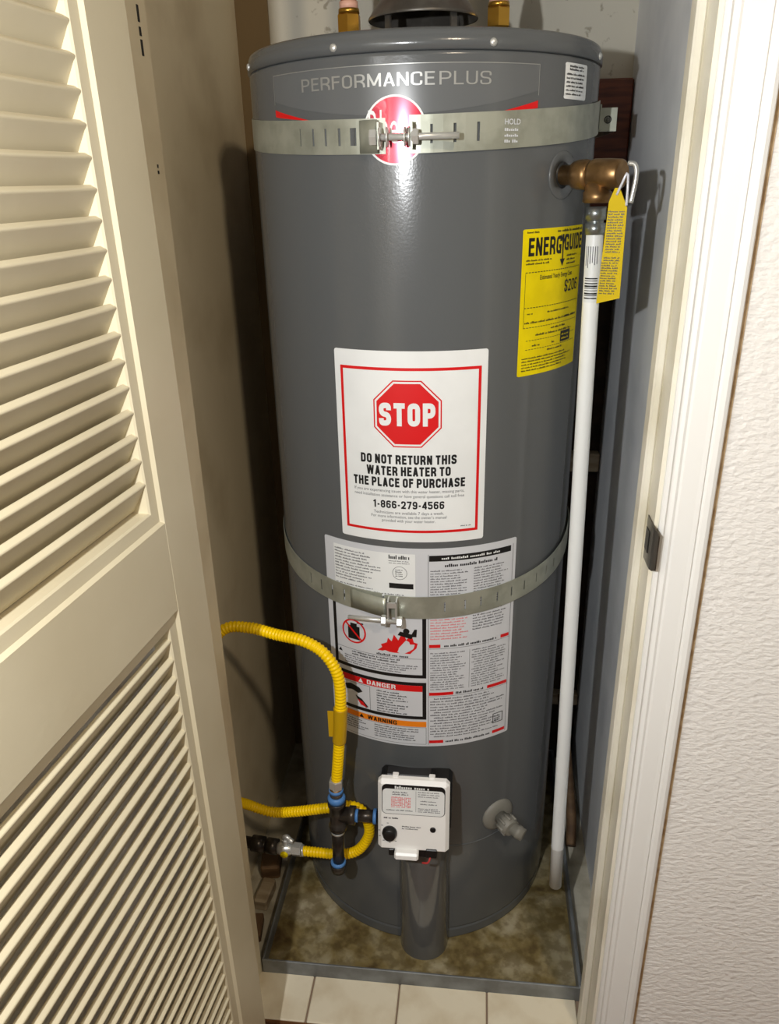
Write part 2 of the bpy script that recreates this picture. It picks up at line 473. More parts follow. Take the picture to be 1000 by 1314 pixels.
# ------------------------------------------------------------------ louvred door
def make_door():
    A = math.radians(6.0)
    FX, FY = -0.2202, -0.5304
    KD = 0.886
    root = thing('louvred_door', 'cream painted louvred wooden door swung open on the left', 'door', (FX, FY, 0))
    root.rotation_euler = (0, 0, math.atan2(-math.cos(A), -math.sin(A)))
    ZO = 1.3521 * (1 - KD)
    SH = 0.018
    def sk(z): return SH * (z - 0.8)
    TH = 0.037
    ZLO = -0.165
    def Q(s_, n_, z_): return (s_ * KD, n_ * KD, ZO + z_ * KD)
    # stile: flat face, sticking bead (chamfer) and inner side wall, leaning a little
    def stile(s0, s1, inner):
        mb = MB()
        # cross-section in (s, n)
        if inner > 0:
            poly = [(s0, -TH), (s0, -0.002), (s0 + 0.002, 0), (s1 - 0.020, 0), (s1 - 0.0165, -0.0045), (s1 - 0.002, -0.0055), (s1, -0.0075), (s1, -TH + 0.008), (s1 - 0.018, -TH)]
        else:
            poly = [(s1, -TH), (s1, -0.002), (s1 - 0.002, 0), (s0 + 0.020, 0), (s0 + 0.0165, -0.0045), (s0 + 0.002, -0.0055), (s0, -0.0075), (s0, -TH + 0.008), (s0 + 0.018, -TH)]
        mb.prism(poly, lambda p: Q(p[0] + sk(ZLO), p[1], ZLO), lambda p: Q(p[0] + sk(2.13), p[1], 2.13))
        return mb.build('stile', M['door'], root, local=True)
    W = 0.60
    S1 = 0.097
    stile(0.0, S1, 1)
    stile(W - S1, W, -1)
    def rail(z0, z1, up, dn):
        poly = [(-TH, z0 + (0.018 if dn else 0)), (-TH, z1 - (0.018 if up else 0))]
        if up: poly += [(-TH + 0.008, z1), (-0.0075, z1), (-0.0055, z1 - 0.002), (-0.0045, z1 - 0.0165), (0, z1 - 0.020)]
        else: poly += [(-0.0, z1)]
        if dn: poly += [(0, z0 + 0.020), (-0.0045, z0 + 0.0165), (-0.0055, z0 + 0.002), (-0.0075, z0), (-TH + 0.008, z0)]
        else: poly += [(0, z0)]
        mb = MB()
        zm = (z0 + z1) / 2
        # mitred against the sticking: simple overlap, inset to stay just behind the stile face
        mb.prism(poly, lambda p: Q(S1 - 0.0205 + sk(zm) + 0.001, p[0] - 0.0002, p[1]), lambda p: Q(W - S1 + 0.0205 + sk(zm), p[0] - 0.0002, p[1]))
        return mb.build('rail', M['door'], root, local=True)
    rail(ZLO, -0.02, True, False)
    rail(0.849, 1.006, True, True)
    rail(2.03, 2.13, False, True)
    # slats
    pitch, dep, th = 0.0279, 0.0200, 0.0090
    tilt = math.radians(60)
    c, s_ = math.cos(tilt), math.sin(tilt)
    L = dep / c
    # section along (p: along slat from nose, q: perpendicular), nose rounded
    rr_ = 0.0022
    sec = []
    for cx_, cy_, a0_ in ((rr_, th / 2 - rr_, 90), (rr_, -th / 2 + rr_, 180), (L - rr_, -th / 2 + rr_, 270), (L - rr_, th / 2 - rr_, 0)):
        for k in range(4):
            a = math.radians(a0_ + 30 * k)
            sec.append((cx_ + rr_ * math.cos(a), cy_ + rr_ * math.sin(a)))
    def to_nz(p):   # p along (-n, -z) direction
        return (-0.0068 - p[0] * c - p[1] * s_ - 0.002, -p[0] * s_ + p[1] * c)
    mb = MB()
    n = len(sec)
    x0, x1 = S1 - 0.0005, W - S1 + 0.0005
    pts = [to_nz(p) for p in sec]
    zt = max(p[1] for p in pts)
    pts = [(p[0], p[1] - zt) for p in pts]
    vs_ = [(x0 * KD, p[0] * KD, p[1] * KD) for p in pts] + [(x1 * KD, p[0] * KD, p[1] * KD) for p in pts]
    mb.add(vs_, [[i, (i + 1) % n, n + (i + 1) % n, n + i] for i in range(n)], False)
    mb.add(vs_, [list(range(n)), [n + i for i in range(n)][::-1]])
    first = None
    zz = []
    for z in [1.492 + 0.0279 * k for k in range(19, -17, -1)]:
        if 1.03 < z < 2.025: zz.append(z)
    for k in range(40):
        z = 0.8375 - pitch * k
        if z > 0.01: zz.append(z)
    for z in zz:
        if first is None:
            first = mb.build('slat', M['door'], root, local=True)
            first.location = Q(sk(z), 0, z)
        else:
            share(first, root, Q(sk(z), 0, z), 'slat')
    return root
make_door()

# ------------------------------------------------------------------ drip pan
pan = thing('drip_pan', 'shallow grey metal drip pan with rust-stained bottom under the water heater', 'drip pan', (0.012, -0.02, -0.006))
px0, px1, py0, py1, pt = -0.279, 0.303, -0.345, 0.285, 0.004
zl = 0.029
MB().box(px0 + pt, px1 - pt, py0 + pt, py1 - pt, -0.006, 0.0).build('pan_bottom', M['rust_floor'], pan)
b = MB()
b.box(px0, px1, py0, py0 + pt, -0.006, zl, 0.001)
b.build('front_lip', M['pan'], pan)
MB().box(px0, px0 + pt, py0 + pt, py1, -0.006, zl, 0.001).build('side_lip', M['pan'], pan)
MB().box(px1 - pt - 0.003, px1, py0 + pt, py1, -0.006, zl, 0.001).build('side_lip', M['pan'], pan)
MB().box(px0 + pt, px1 - pt, py1 - pt, py1, -0.006, zl, 0.001).build('rear_lip', M['pan'], pan)

# ------------------------------------------------------------------ water heater
R = 0.254
WH = thing('water_heater', 'tall grey cylindrical gas water heater standing in the closet', 'water heater', (0, 0, 0))
ZS = 1.4922
b = MB().rev((0, 0, 0), (0, 0, 1), [(0.0, R - 0.004), (0.002, R - 0.001), (0.004, R - 0.001), (0.020, R - 0.001), (0.022, R - 0.001), (0.024, R - 0.004), (0.027, R - 0.004), (0.029, R), (0.031, R),
                                      (0.6, R), (1.2, R), (ZS - 0.006, R), (ZS - 0.003, R), (ZS - 0.001, R - 0.003)], 160)
b.build('tank_body', M['tank'], WH)
b = MB().rev((0, 0, 0), (0, 0, 1), [(ZS - 0.001, R - 0.003), (ZS, R + 0.0022), (ZS + 0.012, R + 0.002), (ZS + 0.0135, R + 0.0005), (1.509, R), (1.513, R - 0.002), (1.5155, R - 0.006), (1.5165, R - 0.012), (1.522, 0.12), (1.523, 0.001)], 160, caps=False)
b.build('tank_cap', M['tank'], WH)

def azpt(az, z, off=0.0, r=R):
    a = math.radians(az)
    return Vector(((r + off) * math.cos(a), (r + off) * math.sin(a), z))
def azdir(az):
    a = math.radians(az)
    return Vector((math.cos(a), math.sin(a), 0))
for az in (-157.5, -111.1, -67.0, -17.8, 30, 75, 120, 165):
    MB().rev(azpt(az, 1.4985, -0.001), azpt(az, 1.4985, 0.02), [(0, 0.0048), (0.004, 0.0046), (0.0055, 0.003), (0.006, 0.0)], 12).build('cap_screw', M['bolt'], WH)

# ---- print on the cylinder: patches, polygons, text
FINE = {'black_print', 'grey_print', 'pink_print', 'small_lettering', 'reversed_print', 'white_lettering', 'stamped_lettering', 'white_emblem', 'silver_outline'}
class Wrap:
    """flat (u, v) art wrapped round the tank; u metres to the right, v metres up, origin az0/z0"""
    def __init__(s, az0, z0, off):
        s.a0 = math.radians(az0); s.z0 = z0; s.off = off; s.mb = MB()
    def p(s, u, v, dz=0.0):
        a = s.a0 + u / R
        r = R + s.off + dz
        return Vector((r * math.cos(a), r * math.sin(a), s.z0 + v))
    def rect(s, u0, u1, v0, v1):
        n = max(1, int(math.ceil(abs(u1 - u0) / 0.008)))
        vs_ = []
        for i in range(n + 1):
            u = u0 + (u1 - u0) * i / n
            vs_ += [s.p(u, v0), s.p(u, v1)]
        s.mb.add(vs_, [(2 * i, 2 * i + 2, 2 * i + 3, 2 * i + 1) for i in range(n)], True)
        return s
    def sheet(s, u0, u1, v0, v1, t):
        """a sticker with real thickness t and slightly rounded corners"""
        n = 40
        c = 0.003
        us = [u0, u0 + c * 0.3, u0 + c] + [u0 + c + (u1 - u0 - 2 * c) * i / n for i in range(1, n)] + [u1 - c, u1 - c * 0.3, u1]
        def inset(u):
            d = min(u - u0, u1 - u)
            return 0.0 if d >= c else c - math.sqrt(max(0, c * c - (c - d) ** 2))
        vs_ = []
        for u in us:
            k = inset(u)
            vs_ += [s.p(u, v0 + k, -t), s.p(u, v0 + k), s.p(u, v1 - k), s.p(u, v1 - k, -t)]
        m_ = len(us)
        for a_ in range(3):
            s.mb.add([vs_[4 * i + a_] for i in range(m_)] + [vs_[4 * i + a_ + 1] for i in range(m_)],
                     [(i, i + 1, m_ + i + 1, m_ + i) for i in range(m_ - 1)], True)
        return s
    def frame(s, u0, u1, v0, v1, w):
        s.rect(u0, u1, v0, v0 + w); s.rect(u0, u1, v1 - w, v1)
        s.rect(u0, u0 + w, v0 + w, v1 - w); s.rect(u1 - w, u1, v0 + w, v1 - w)
        return s
    def poly(s, pts):
        """star-shaped polygon around its centroid"""
        cu = sum(p[0] for p in pts) / len(pts); cv = sum(p[1] for p in pts) / len(pts)
        K = 4
        n = len(pts)
        # split long edges
        q = []
        for i in range(n):
            a, b_ = pts[i], pts[(i + 1) % n]
            k = max(1, int(math.hypot(a[0] - b_[0], a[1] - b_[1]) / 0.008))
            q += [(a[0] + (b_[0] - a[0]) * j / k, a[1] + (b_[1] - a[1]) * j / k) for j in range(k)]
        n = len(q)
        vs_ = [s.p(cu, cv)]
        for k in range(1, K + 1):
            t = k / K
            vs_ += [s.p(cu + (x - cu) * t, cv + (y - cv) * t) for x, y in q]
        fs_ = [(0, 1 + i, 1 + (i + 1) % n) for i in range(n)]
        for k in range(K - 1):
            for i in range(n):
                j = (i + 1) % n
                fs_.append((1 + k * n + i, 1 + (k + 1) * n + i, 1 + (k + 1) * n + j, 1 + k * n + j))
        s.mb.add(vs_, fs_, True)
        return s
    def ring(s, outer, inner):
        n = len(outer)
        vs_ = []
        q0 = []; q1 = []
        for i in range(n):
            j = (i + 1) % n
            k = max(1, int(math.hypot(outer[i][0] - outer[j][0], outer[i][1] - outer[j][1]) / 0.008))
            for t in range(k):
                f = t / k
                q0.append((outer[i][0] + (outer[j][0] - outer[i][0]) * f, outer[i][1] + (outer[j][1] - outer[i][1]) * f))
                q1.append((inner[i][0] + (inner[j][0] - inner[i][0]) * f, inner[i][1] + (inner[j][1] - inner[i][1]) * f))
        n = len(q0)
        vs_ = [s.p(*x) for x in q0] + [s.p(*x) for x in q1]
        s.mb.add(vs_, [(i, (i + 1) % n, n + (i + 1) % n, n + i) for i in range(n)], True)
        return s
    def text(s, txt, u, v, h, width=None, bold=0.0, align='C', slope=0.0):
        vs_, fs_, x0, x1, hh = glyphs(txt, bold)
        k = h / hh
        kx = k if width is None else width / (x1 - x0)
        w = (x1 - x0) * kx
        ub = u - (w / 2 if align == 'C' else 0)
        s.mb.add([s.p(ub + (x - x0) * kx, v + y * k + slope * (x - x0) * kx) for x, y in vs_], fs_)
        return s
    def micro(s, u0, u1, v0, v1, lines, seed=0, fill=0.55, ragged=0.25, indent=0.0, cw=None):
        """tiny unreadable print: every line is a run of letter-sized ticks in words"""
        r = random.Random(seed)
        pit = (v1 - v0) / lines
        h = pit * fill
        cw = cw or h * 0.75
        for i in range(lines):
            v = v1 - pit * (i + 1) + (pit - h) / 2
            u = u0 + (indent if r.random() < 0.3 else 0)
            end = u1 - (u1 - u0) * ragged * r.random()
            left = r.randint(3, 9)
            while u < end - cw:
                if left == 0:
                    left = r.randint(2, 9); u += cw * 0.9; continue
                hh = h * r.choice((0.65, 0.65, 0.7, 1.0, 0.95))
                vs_ = [s.p(u, v), s.p(u + cw * 0.72, v), s.p(u + cw * 0.72, v + hh), s.p(u, v + hh)]
                s.mb.add(vs_, [(0, 1, 2, 3)])
                u += cw; left -= 1
        return s
    def dashes(s, u0, u1, v, h, dash=0.0035, gap=0.002):
        u = u0
        while u < u1:
            s.rect(u, min(u1, u + dash), v, v + h); u += dash + gap
        return s
    def build(s, name, material, parent):
        o = s.mb.build(name, material, parent)
        if name in FINE: o['kind'] = 'stuff'
        return o

_gc = {}
def glyphs(txt, bold):
    key = (txt, bold)
    if key in _gc: return _gc[key]
    cu = bpy.data.curves.new('t', 'FONT')
    cu.body = txt
    cu.size = 1.0
    cu.resolution_u = 3
    cu.offset = bold
    cu.fill_mode = 'FRONT'
    ob = bpy.data.objects.new('t', cu)
    col.objects.link(ob)
    bpy.context.view_layer.update()
    ev = ob.evaluated_get(bpy.context.evaluated_depsgraph_get())
    me = ev.to_mesh()
    vs_ = [(v.co.x, v.co.y) for v in me.vertices]
    fs_ = [tuple(p.vertices) for p in me.polygons]
    ev.to_mesh_clear()
    bpy.data.objects.remove(ob, do_unlink=True)
    bpy.data.curves.remove(cu)
    xs = [p[0] for p in vs_]
    _gc[key] = (vs_, fs_, min(xs), max(xs), 0.70)
    return _gc[key]


# ---- a plain heavy sans drawn from strokes (height 1), used for the readable lettering
def rounded(pts_, rad, closed=False):
    out = []
    n = len(pts_)
    for i, p in enumerate(pts_):
        if not closed and i in (0, n - 1):
            out.append(p); continue
        a, c = pts_[i - 1], pts_[(i + 1) % n]
        la = math.hypot(a[0] - p[0], a[1] - p[1]); lc = math.hypot(c[0] - p[0], c[1] - p[1])
        r_ = min(rad, la * 0.5, lc * 0.5)
        p0 = (p[0] + (a[0] - p[0]) / la * r_, p[1] + (a[1] - p[1]) / la * r_)
        p2 = (p[0] + (c[0] - p[0]) / lc * r_, p[1] + (c[1] - p[1]) / lc * r_)
        for k in range(6):
            t = k / 5
            out.append(((1 - t) ** 2 * p0[0] + 2 * t * (1 - t) * p[0] + t * t * p2[0], (1 - t) ** 2 * p0[1] + 2 * t * (1 - t) * p[1] + t * t * p2[1]))
    q = [out[0]]
    for p in out[1:]:
        if math.hypot(p[0] - q[-1][0], p[1] - q[-1][1]) > 1e-5: q.append(p)
    if closed and math.hypot(q[0][0] - q[-1][0], q[0][1] - q[-1][1]) < 1e-5: q.pop()
    return q

def ribbon(path_, hw, closed=False):
    n = len(path_)
    L_, R_ = [], []
    for i in range(n):
        a = path_[i - 1] if (i > 0 or closed) else None
        c = path_[(i + 1) % n] if (i < n - 1 or closed) else None
        p = path_[i]
        def nrm(u, v):
            l = math.hypot(v[0] - u[0], v[1] - u[1]); return (-(v[1] - u[1]) / l, (v[0] - u[0]) / l)
        if a is None: m_ = nrm(p, c); k = 1
        elif c is None: m_ = nrm(a, p); k = 1
        else:
            n1, n2 = nrm(a, p), nrm(p, c)
            m_ = (n1[0] + n2[0], n1[1] + n2[1]); l = math.hypot(*m_) or 1
            m_ = (m_[0] / l, m_[1] / l)
            k = 1 / max(0.5, m_[0] * n1[0] + m_[1] * n1[1])
        L_.append((p[0] + m_[0] * hw * k, p[1] + m_[1] * hw * k)); R_.append((p[0] - m_[0] * hw * k, p[1] - m_[1] * hw * k))
    vs_ = L_ + R_
    fs_ = [(i, i + 1, n + i + 1, n + i) for i in range(n - 1)]
    if closed: fs_.append((n - 1, 0, n, 2 * n - 1))
    return vs_, fs_

def sans(txt, th, W0=0.60):
    """returns verts, faces, width for a line of text with stroke thickness th"""
    V, F = [], []
    x = 0.0
    h = th / 2
    gap = 0.13
    def put(p, closed=False, rad=0.0, ww=None):
        q = rounded(p, rad, closed) if rad else p
        v, f = ribbon(q, ww or h, closed)
        b_ = len(V)
        V.extend([(x + a, c) for a, c in v]); F.extend([tuple(b_ + i for i in g) for g in f])
    for ch in txt:
        W = {'I': th, '1': 0.40, 'W': 0.92, 'M': 0.76, ' ': 0.20, '-': 0.34, 'L': 0.50, 'E': 0.52, 'F': 0.50, 'T': 0.54}.get(ch, W0)
        l, r, b_, t, m = h, W - h, h, 1 - h, 0.5
        cr = 0.26
        if ch == ' ': pass
        elif ch == 'I': put([(l, 0), (l, 1)])
        elif ch == '-': put([(0.04, 0.42), (W - 0.04, 0.42)])
        elif ch == 'O' or ch == '0': put([(l, b_), (r, b_), (r, t), (l, t)], True, cr)
        elif ch == 'C': put([(r, 0.66), (r, t), (l, t), (l, b_), (r, b_), (r, 0.34)], False, cr)
        elif ch == 'G': put([(r, 0.68), (r, t), (l, t), (l, b_), (r, b_), (r, 0.30)], False, cr); put([(r, 0.0), (r, 0.52)]); put([(W * 0.52, 0.52 - h), (W, 0.52 - h)])
        elif ch == 'D': put([(l, b_), (r, b_), (r, t), (l, t)], False, cr); put([(l, 0), (l, 1)])
        elif ch in 'PR':
            put([(l, 0), (l, 1)]); put([(l, t), (r, t), (r, 0.46), (l, 0.46)], False, cr)
            if ch == 'R': put([(W * 0.55, 0.46), (r, 0.30), (r + 0.01, 0.0)], False, 0.14)
        elif ch == 'U': put([(l, 1), (l, b_), (r, b_), (r, 1)], False, cr)
        elif ch == 'H': put([(l, 0), (l, 1)]); put([(r, 0), (r, 1)]); put([(l, 0.52), (r, 0.52)])
        elif ch in 'EFL':
            put([(l, 0), (l, 1)])
            if ch in 'EL': put([(l, b_), (W, b_)])
            if ch in 'EF': put([(l, t), (W, t)]); put([(l, 0.53), (W * 0.92, 0.53)])
        elif ch == 'T': put([(W / 2, 0), (W / 2, 1)]); put([(0, t), (W, t)])
        elif ch == 'N': put([(l, 0), (l, 1)]); put([(r, 0), (r, 1)]); put([(l, 0.98), (r, 0.02)])
        elif ch == 'M': put([(l, 0), (l, 1)]); put([(r, 0), (r, 1)]); put([(l, 0.97), (W / 2, 0.10)]); put([(W / 2, 0.10), (r, 0.97)])
        elif ch == 'W': [put([pa, pb_], ww=h * 0.95) for pa, pb_ in (((l, 1), (W * 0.28, 0)), ((W * 0.28, 0), (W / 2, 1)), ((W / 2, 1), (W * 0.72, 0)), ((W * 0.72, 0), (W - l, 1)))]
        elif ch == 'A': put([(l * 0.9, 0), (W / 2, 1)]); put([(W / 2, 1), (W - l * 0.9, 0)]); put([(W * 0.2, 0.27), (W * 0.8, 0.27)], ww=h * 0.85)
        elif ch == 'Y': put([(l * 0.9, 1), (W / 2, 0.45), (W - l * 0.9, 1)]); put([(W / 2, 0.5), (W / 2, 0)])
        elif ch in 'S$':
            put([(r, 0.68), (r, t), (l, t), (l, 0.52), (r, 0.48), (r, b_), (l, b_), (l, 0.32)], False, 0.22)
            if ch == '$': put([(W / 2, -0.1), (W / 2, 1.1)], ww=h * 0.5)
        elif ch == '1': put([(W - 0.04 - h, 0), (W - 0.04 - h, 1)]); put([(0.02, 0.74), (W - 0.04 - h, 0.90)], ww=h * 0.8)
        elif ch == '2': put([(l, 0.66), (l, t), (r, t), (r, 0.52), (l, b_)], False, 0.24); put([(0, b_), (W, b_)])
        elif ch == '4': put([(r - 0.06, 0), (r - 0.06, 1)]); put([(r - 0.06, 0.97), (l, 0.30)]); put([(0, 0.27), (W, 0.27)])
        elif ch == '5': put([(W * 0.95, t), (l, t), (l, 0.54)]); put([(l, 0.54), (r, 0.58), (r, b_), (l, b_), (l, 0.28)], False, 0.24)
        elif ch == '6': put([(r, 0.74), (r, t), (l, t), (l, b_), (r, b_), (r, 0.56), (l, 0.56)], False, 0.24)
        elif ch == '9': put([(l, 0.26), (l, b_), (r, b_), (r, t), (l, t), (l, 0.44), (r, 0.44)], False, 0.24)
        elif ch == '7': put([(0, t), (W, t)]); put([(r, t), (W * 0.36, 0)])
        elif ch == '8': put([(l, b_), (r, b_), (r, 0.52), (l, 0.52)], True, 0.22); put([(l, 0.52), (r, 0.52), (r, t), (l, t)], True, 0.22)
        x += W + (gap if ch != ' ' else 0.06)
    return V, F, x - gap

def lettering(az0, z0, off, txt, u, v, h, width, th, material, parent, name='lettering', align='C'):
    w_ = Wrap(az0, z0, off)
    V, F, L_ = sans(txt, th)
    kx = width / L_
    ub = u - width / 2 if align == 'C' else u
    w_.mb.add([w_.p(ub + x * kx, v + y * h) for x, y in V], F)
    return w_.build(name, material, parent)

def octagon(cu, cv, r):
    return [(cu + r * math.cos(PI / 8 + PI / 4 * k), cv + r * math.sin(PI / 8 + PI / 4 * k)) for k in range(8)]

# ---- STOP label
AZ = -90.65
lab = Wrap(AZ, 0.9926, 0.0007).sheet(-0.1110, 0.1110, -0.1433, 0.1433, 0.0006).build('stop_label', M['white_label'], WH)
tag(lab, 'white label with red STOP octagon')
Wrap(AZ, 0.9926, 0.0010).frame(-0.1015, 0.1015, -0.128, 0.1205, 0.0042).build('red_border', M['print_red'], lab)
oc = Wrap(AZ, 0.9926, 0.0010)
c0 = (-0.003, 0.0545)
oc.ring(octagon(*c0, 0.0525), octagon(*c0, 0.0505))
oc.poly(octagon(*c0, 0.0475))
oc.build('stop_octagon', M['print_red'], lab)
lettering(AZ, 0.9926, 0.0014, 'STOP', -0.0035, 0.0375, 0.0335, 0.0800, 0.235, M['white_label'], lab, 'stop_lettering')
for txt, v_, w_, h_, th_ in (('DO NOT RETURN THIS', -0.0200, 0.141, 0.0142, 0.225), ('WATER HEATER TO', -0.0378, 0.124, 0.0142, 0.225), ('THE PLACE OF PURCHASE', -0.0556, 0.167, 0.0142, 0.225), ('1-866-279-4566', -0.0895, 0.106, 0.0122, 0.20)):
    lettering(AZ, 0.9926, 0.0010, txt, -0.003, v_, h_, w_, th_, M['black_ink'], lab)
t = Wrap(AZ, 0.9926, 0.0010)
t.text('If you are experiencing issues with this water heater, missing parts,', -0.003, -0.0640, 0.0046, 0.165)
t.text('need installation assistance or have general questions call toll free', -0.003, -0.0715, 0.0046, 0.165)
t.text('Technicians are available 7 days a week.', -0.003, -0.0985, 0.0046, 0.105)
t.text("For more information, see the owner's manual", -0.003, -0.1050, 0.0046, 0.113)
t.text('provided with your water heater.', -0.003, -0.1115, 0.0046, 0.080)
t.micro(0.075, 0.091, -0.120, -0.117, 1, 3, 0.6, 0)
t.build('small_lettering', M['grey_ink'], lab)

# ---- big instruction label
AB, ZB = -88.0, 0.6528
big = Wrap(AB, ZB, 0.0007).sheet(-0.1605, 0.1605, -0.1855, 0.1855, 0.0006).build('instruction_label', M['label_grey'], WH)
tag(big, 'large white instruction label with danger and warning panels')
blk = Wrap(AB, ZB, 0.0010); gry = Wrap(AB, ZB, 0.0010); red = Wrap(AB, ZB, 0.0010); org = Wrap(AB, ZB, 0.0010); wht = Wrap(AB, ZB, 0.00085); wh2 = Wrap(AB, ZB, 0.0013)
pnk = Wrap(AB, ZB, 0.0010); bk2 = Wrap(AB, ZB, 0.0012)
# rating plate, top left
wht.rect(-0.142, -0.005, 0.095, 0.176)
gry.micro(-0.140, -0.055, 0.116, 0.172, 11, 1, 0.5, 0.4)
gry.micro(-0.140, -0.010, 0.098, 0.112, 3, 2, 0.5, 0.5)
blk.micro(-0.046, -0.012, 0.166, 0.174, 1, 4, 0.85, 0.0, cw=0.0022)
gry.micro(-0.046, -0.012, 0.158, 0.165, 2, 5, 0.5, 0.1)
pts = lambda r, cu, cv, n=20: [(cu + r * math.cos(2 * PI * k / n), cv + r * math.sin(2 * PI * k / n)) for k in range(n)]
gry.ring(pts(0.0115, -0.029, 0.143), pts(0.0108, -0.029, 0.143))
blk.micro(-0.036, -0.022, 0.136, 0.150, 4, 6, 0.5, 0.2)
blk.rect(-0.046, -0.008, 0.116, 0.125)
blk.micro(-0.075, -0.012, 0.093, 0.100, 1, 8, 0.9, 0.0, cw=0.0016)
# right column
blk.rect(0.016, 0.150, 0.164, 0.174)
wh2.micro(0.035, 0.132, 0.1665, 0.1715, 1, 9, 0.75, 0.0, cw=0.003)
blk.micro(0.040, 0.128, 0.153, 0.160, 1, 10, 0.75, 0.0, cw=0.003)
for k, (u0, u1) in enumerate(((0.018, 0.078), (0.086, 0.150))):
    gry.micro(u0, u1, 0.082, 0.150, 15, 20 + k, 0.5, 0.25)
    gry.micro(u0, u1, -0.072, 0.002, 16, 22 + k, 0.5, 0.3, 0.004)
gry.micro(0.086, 0.150, 0.036, 0.066, 6, 30, 0.5, 0.2)
pnk.micro(0.018, 0.080, 0.024, 0.064, 8, 31, 0.5, 0.2)
blk.micro(0.105, 0.140, 0.068, 0.076, 1, 33, 0.7, 0.1, cw=0.003)
def redrow(v, txt_u0, txt_u1, la, lb, seed):
    for x0_, x1_ in ((0.016, la), (lb, 0.153)):
        Wrap(AB, ZB, 0.0010).rect(x0_, x1_, v - 0.0030, v + 0.0030).build('red_bar', M['print_red'], big)
    blk.micro(txt_u0, txt_u1, v - 0.0028, v + 0.0028, 1, seed, 0.8, 0.0, cw=0.0026)
def part_poly(name, material, p_, off=0.0012):
    return Wrap(AB, ZB, off).poly(p_).build(name, material, big)
redrow(0.013, 0.040, 0.132, 0.034, 0.137, 40)
redrow(-0.079, 0.060, 0.112, 0.056, 0.115, 41)
redrow(-0.176, 0.044, 0.124, 0.040, 0.128, 42)
gry.micro(0.018, 0.152, -0.168, -0.086, 15, 43, 0.5, 0.35, 0.006)
blk.frame(0.128, 0.148, -0.158, -0.138, 0.0014)
blk.micro(0.131, 0.146, -0.155, -0.142, 3, 44, 0.7, 0.1, cw=0.003)
gry.rect(0.0145, 0.0152, -0.182, 0.176); gry.rect(0.154, 0.1547, -0.182, 0.176)
for v in (0.008, -0.084): gry.rect(0.0152, 0.154, v - 0.0003, v + 0.0003)
gry.rect(0.0819, 0.0824, -0.072, 0.002)
# fire panel
blk.frame(-0.150, 0.0115, -0.048, 0.090, 0.0062)
Wrap(AB, ZB, 0.0010).ring(pts(0.0225, -0.110, 0.024, 32), pts(0.0195, -0.110, 0.024, 32)).build('prohibition_ring', M['print_red'], big)
blk.rect(-0.121, -0.099, 0.009, 0.034); blk.rect(-0.116, -0.104, 0.034, 0.039); blk.rect(-0.104, -0.092, 0.040, 0.0425)
# the bar through the ring
w_ = 0.0016
ca_, sa_ = math.cos(-PI / 4), math.sin(-PI / 4)
rb = Wrap(AB, ZB, 0.0014)
rb.poly([(-0.110 + x * ca_ - y * sa_, 0.024 + x * sa_ + y * ca_) for x, y in ((-0.021, -w_), (0.021, -w_), (0.021, w_), (-0.021, w_))])
# flames
fl_pts = [(-0.068, -0.001), (-0.060, 0.006), (-0.062, 0.011), (-0.052, 0.016), (-0.050, 0.025), (-0.044, 0.019), (-0.040, 0.032), (-0.033, 0.022), (-0.026, 0.038), (-0.020, 0.024), (-0.012, 0.034), (-0.008, 0.020), (-0.002, 0.018), (-0.004, 0.009), (-0.010, 0.003), (-0.014, -0.002)]
for i in range(len(fl_pts) - 1):
    a, b_ = fl_pts[i], fl_pts[i + 1]
    red.mb.add([red.p(-0.040, -0.002), red.p(*b_), red.p(*a)], [(0, 1, 2)])
part_poly('pictogram', M['black_ink'], pts(0.0052, -0.020, 0.040, 12)); part_poly('pictogram', M['black_ink'], [(-0.034, 0.032), (-0.012, 0.026), (-0.008, 0.034), (-0.030, 0.039)])
part_poly('pictogram', M['black_ink'], [(-0.014, 0.030), (-0.004, 0.030), (-0.003, 0.044), (-0.007, 0.044)])
blk.micro(-0.070, -0.016, -0.010, -0.005, 1, 50, 0.8, 0.0, cw=0.003)
gry.rect(-0.144, 0.005, -0.0115, -0.0108)
part_poly('pictogram', M['black_ink'], [(-0.142, -0.021), (-0.134, -0.021), (-0.138, -0.0145)])
blk.micro(-0.115, -0.020, -0.022, -0.0125, 2, 51, 0.6, 0.2)
gry.micro(-0.130, 0.002, -0.040, -0.023, 4, 52, 0.55, 0.25)
# danger panel
blk.frame(-0.150, 0.0115, -0.1300, -0.0565, 0.0062)
Wrap(AB, ZB, 0.0010).rect(-0.1437, 0.0052, -0.0745, -0.0628).build('danger_bar', M['print_red'], big)
lettering(AB, ZB, 0.0013, 'DANGER', -0.064, -0.0724, 0.0084, 0.050, 0.19, M['white_label'], big)
part_poly('pictogram', M['white_label'], [(-0.105, -0.0722), (-0.096, -0.0722), (-0.1005, -0.0640)], 0.0014)
gry.frame(-0.140, -0.084, -0.124, -0.0765, 0.0007)
part_poly('pictogram', M['black_ink'], [(-0.132, -0.084), (-0.120, -0.080), (-0.104, -0.084), (-0.098, -0.091), (-0.106, -0.096), (-0.118, -0.092), (-0.130, -0.094)])
part_poly('pictogram', M['black_ink'], [(-0.112, -0.101), (-0.100, -0.106), (-0.088, -0.119), (-0.092, -0.122), (-0.106, -0.112)])
part_poly('pictogram', M['print_red'], [(-0.108, -0.108), (-0.098, -0.111), (-0.090, -0.121), (-0.102, -0.118)], 0.0014)
blk.micro(-0.072, -0.014, -0.123, -0.078, 9, 60, 0.5, 0.5)
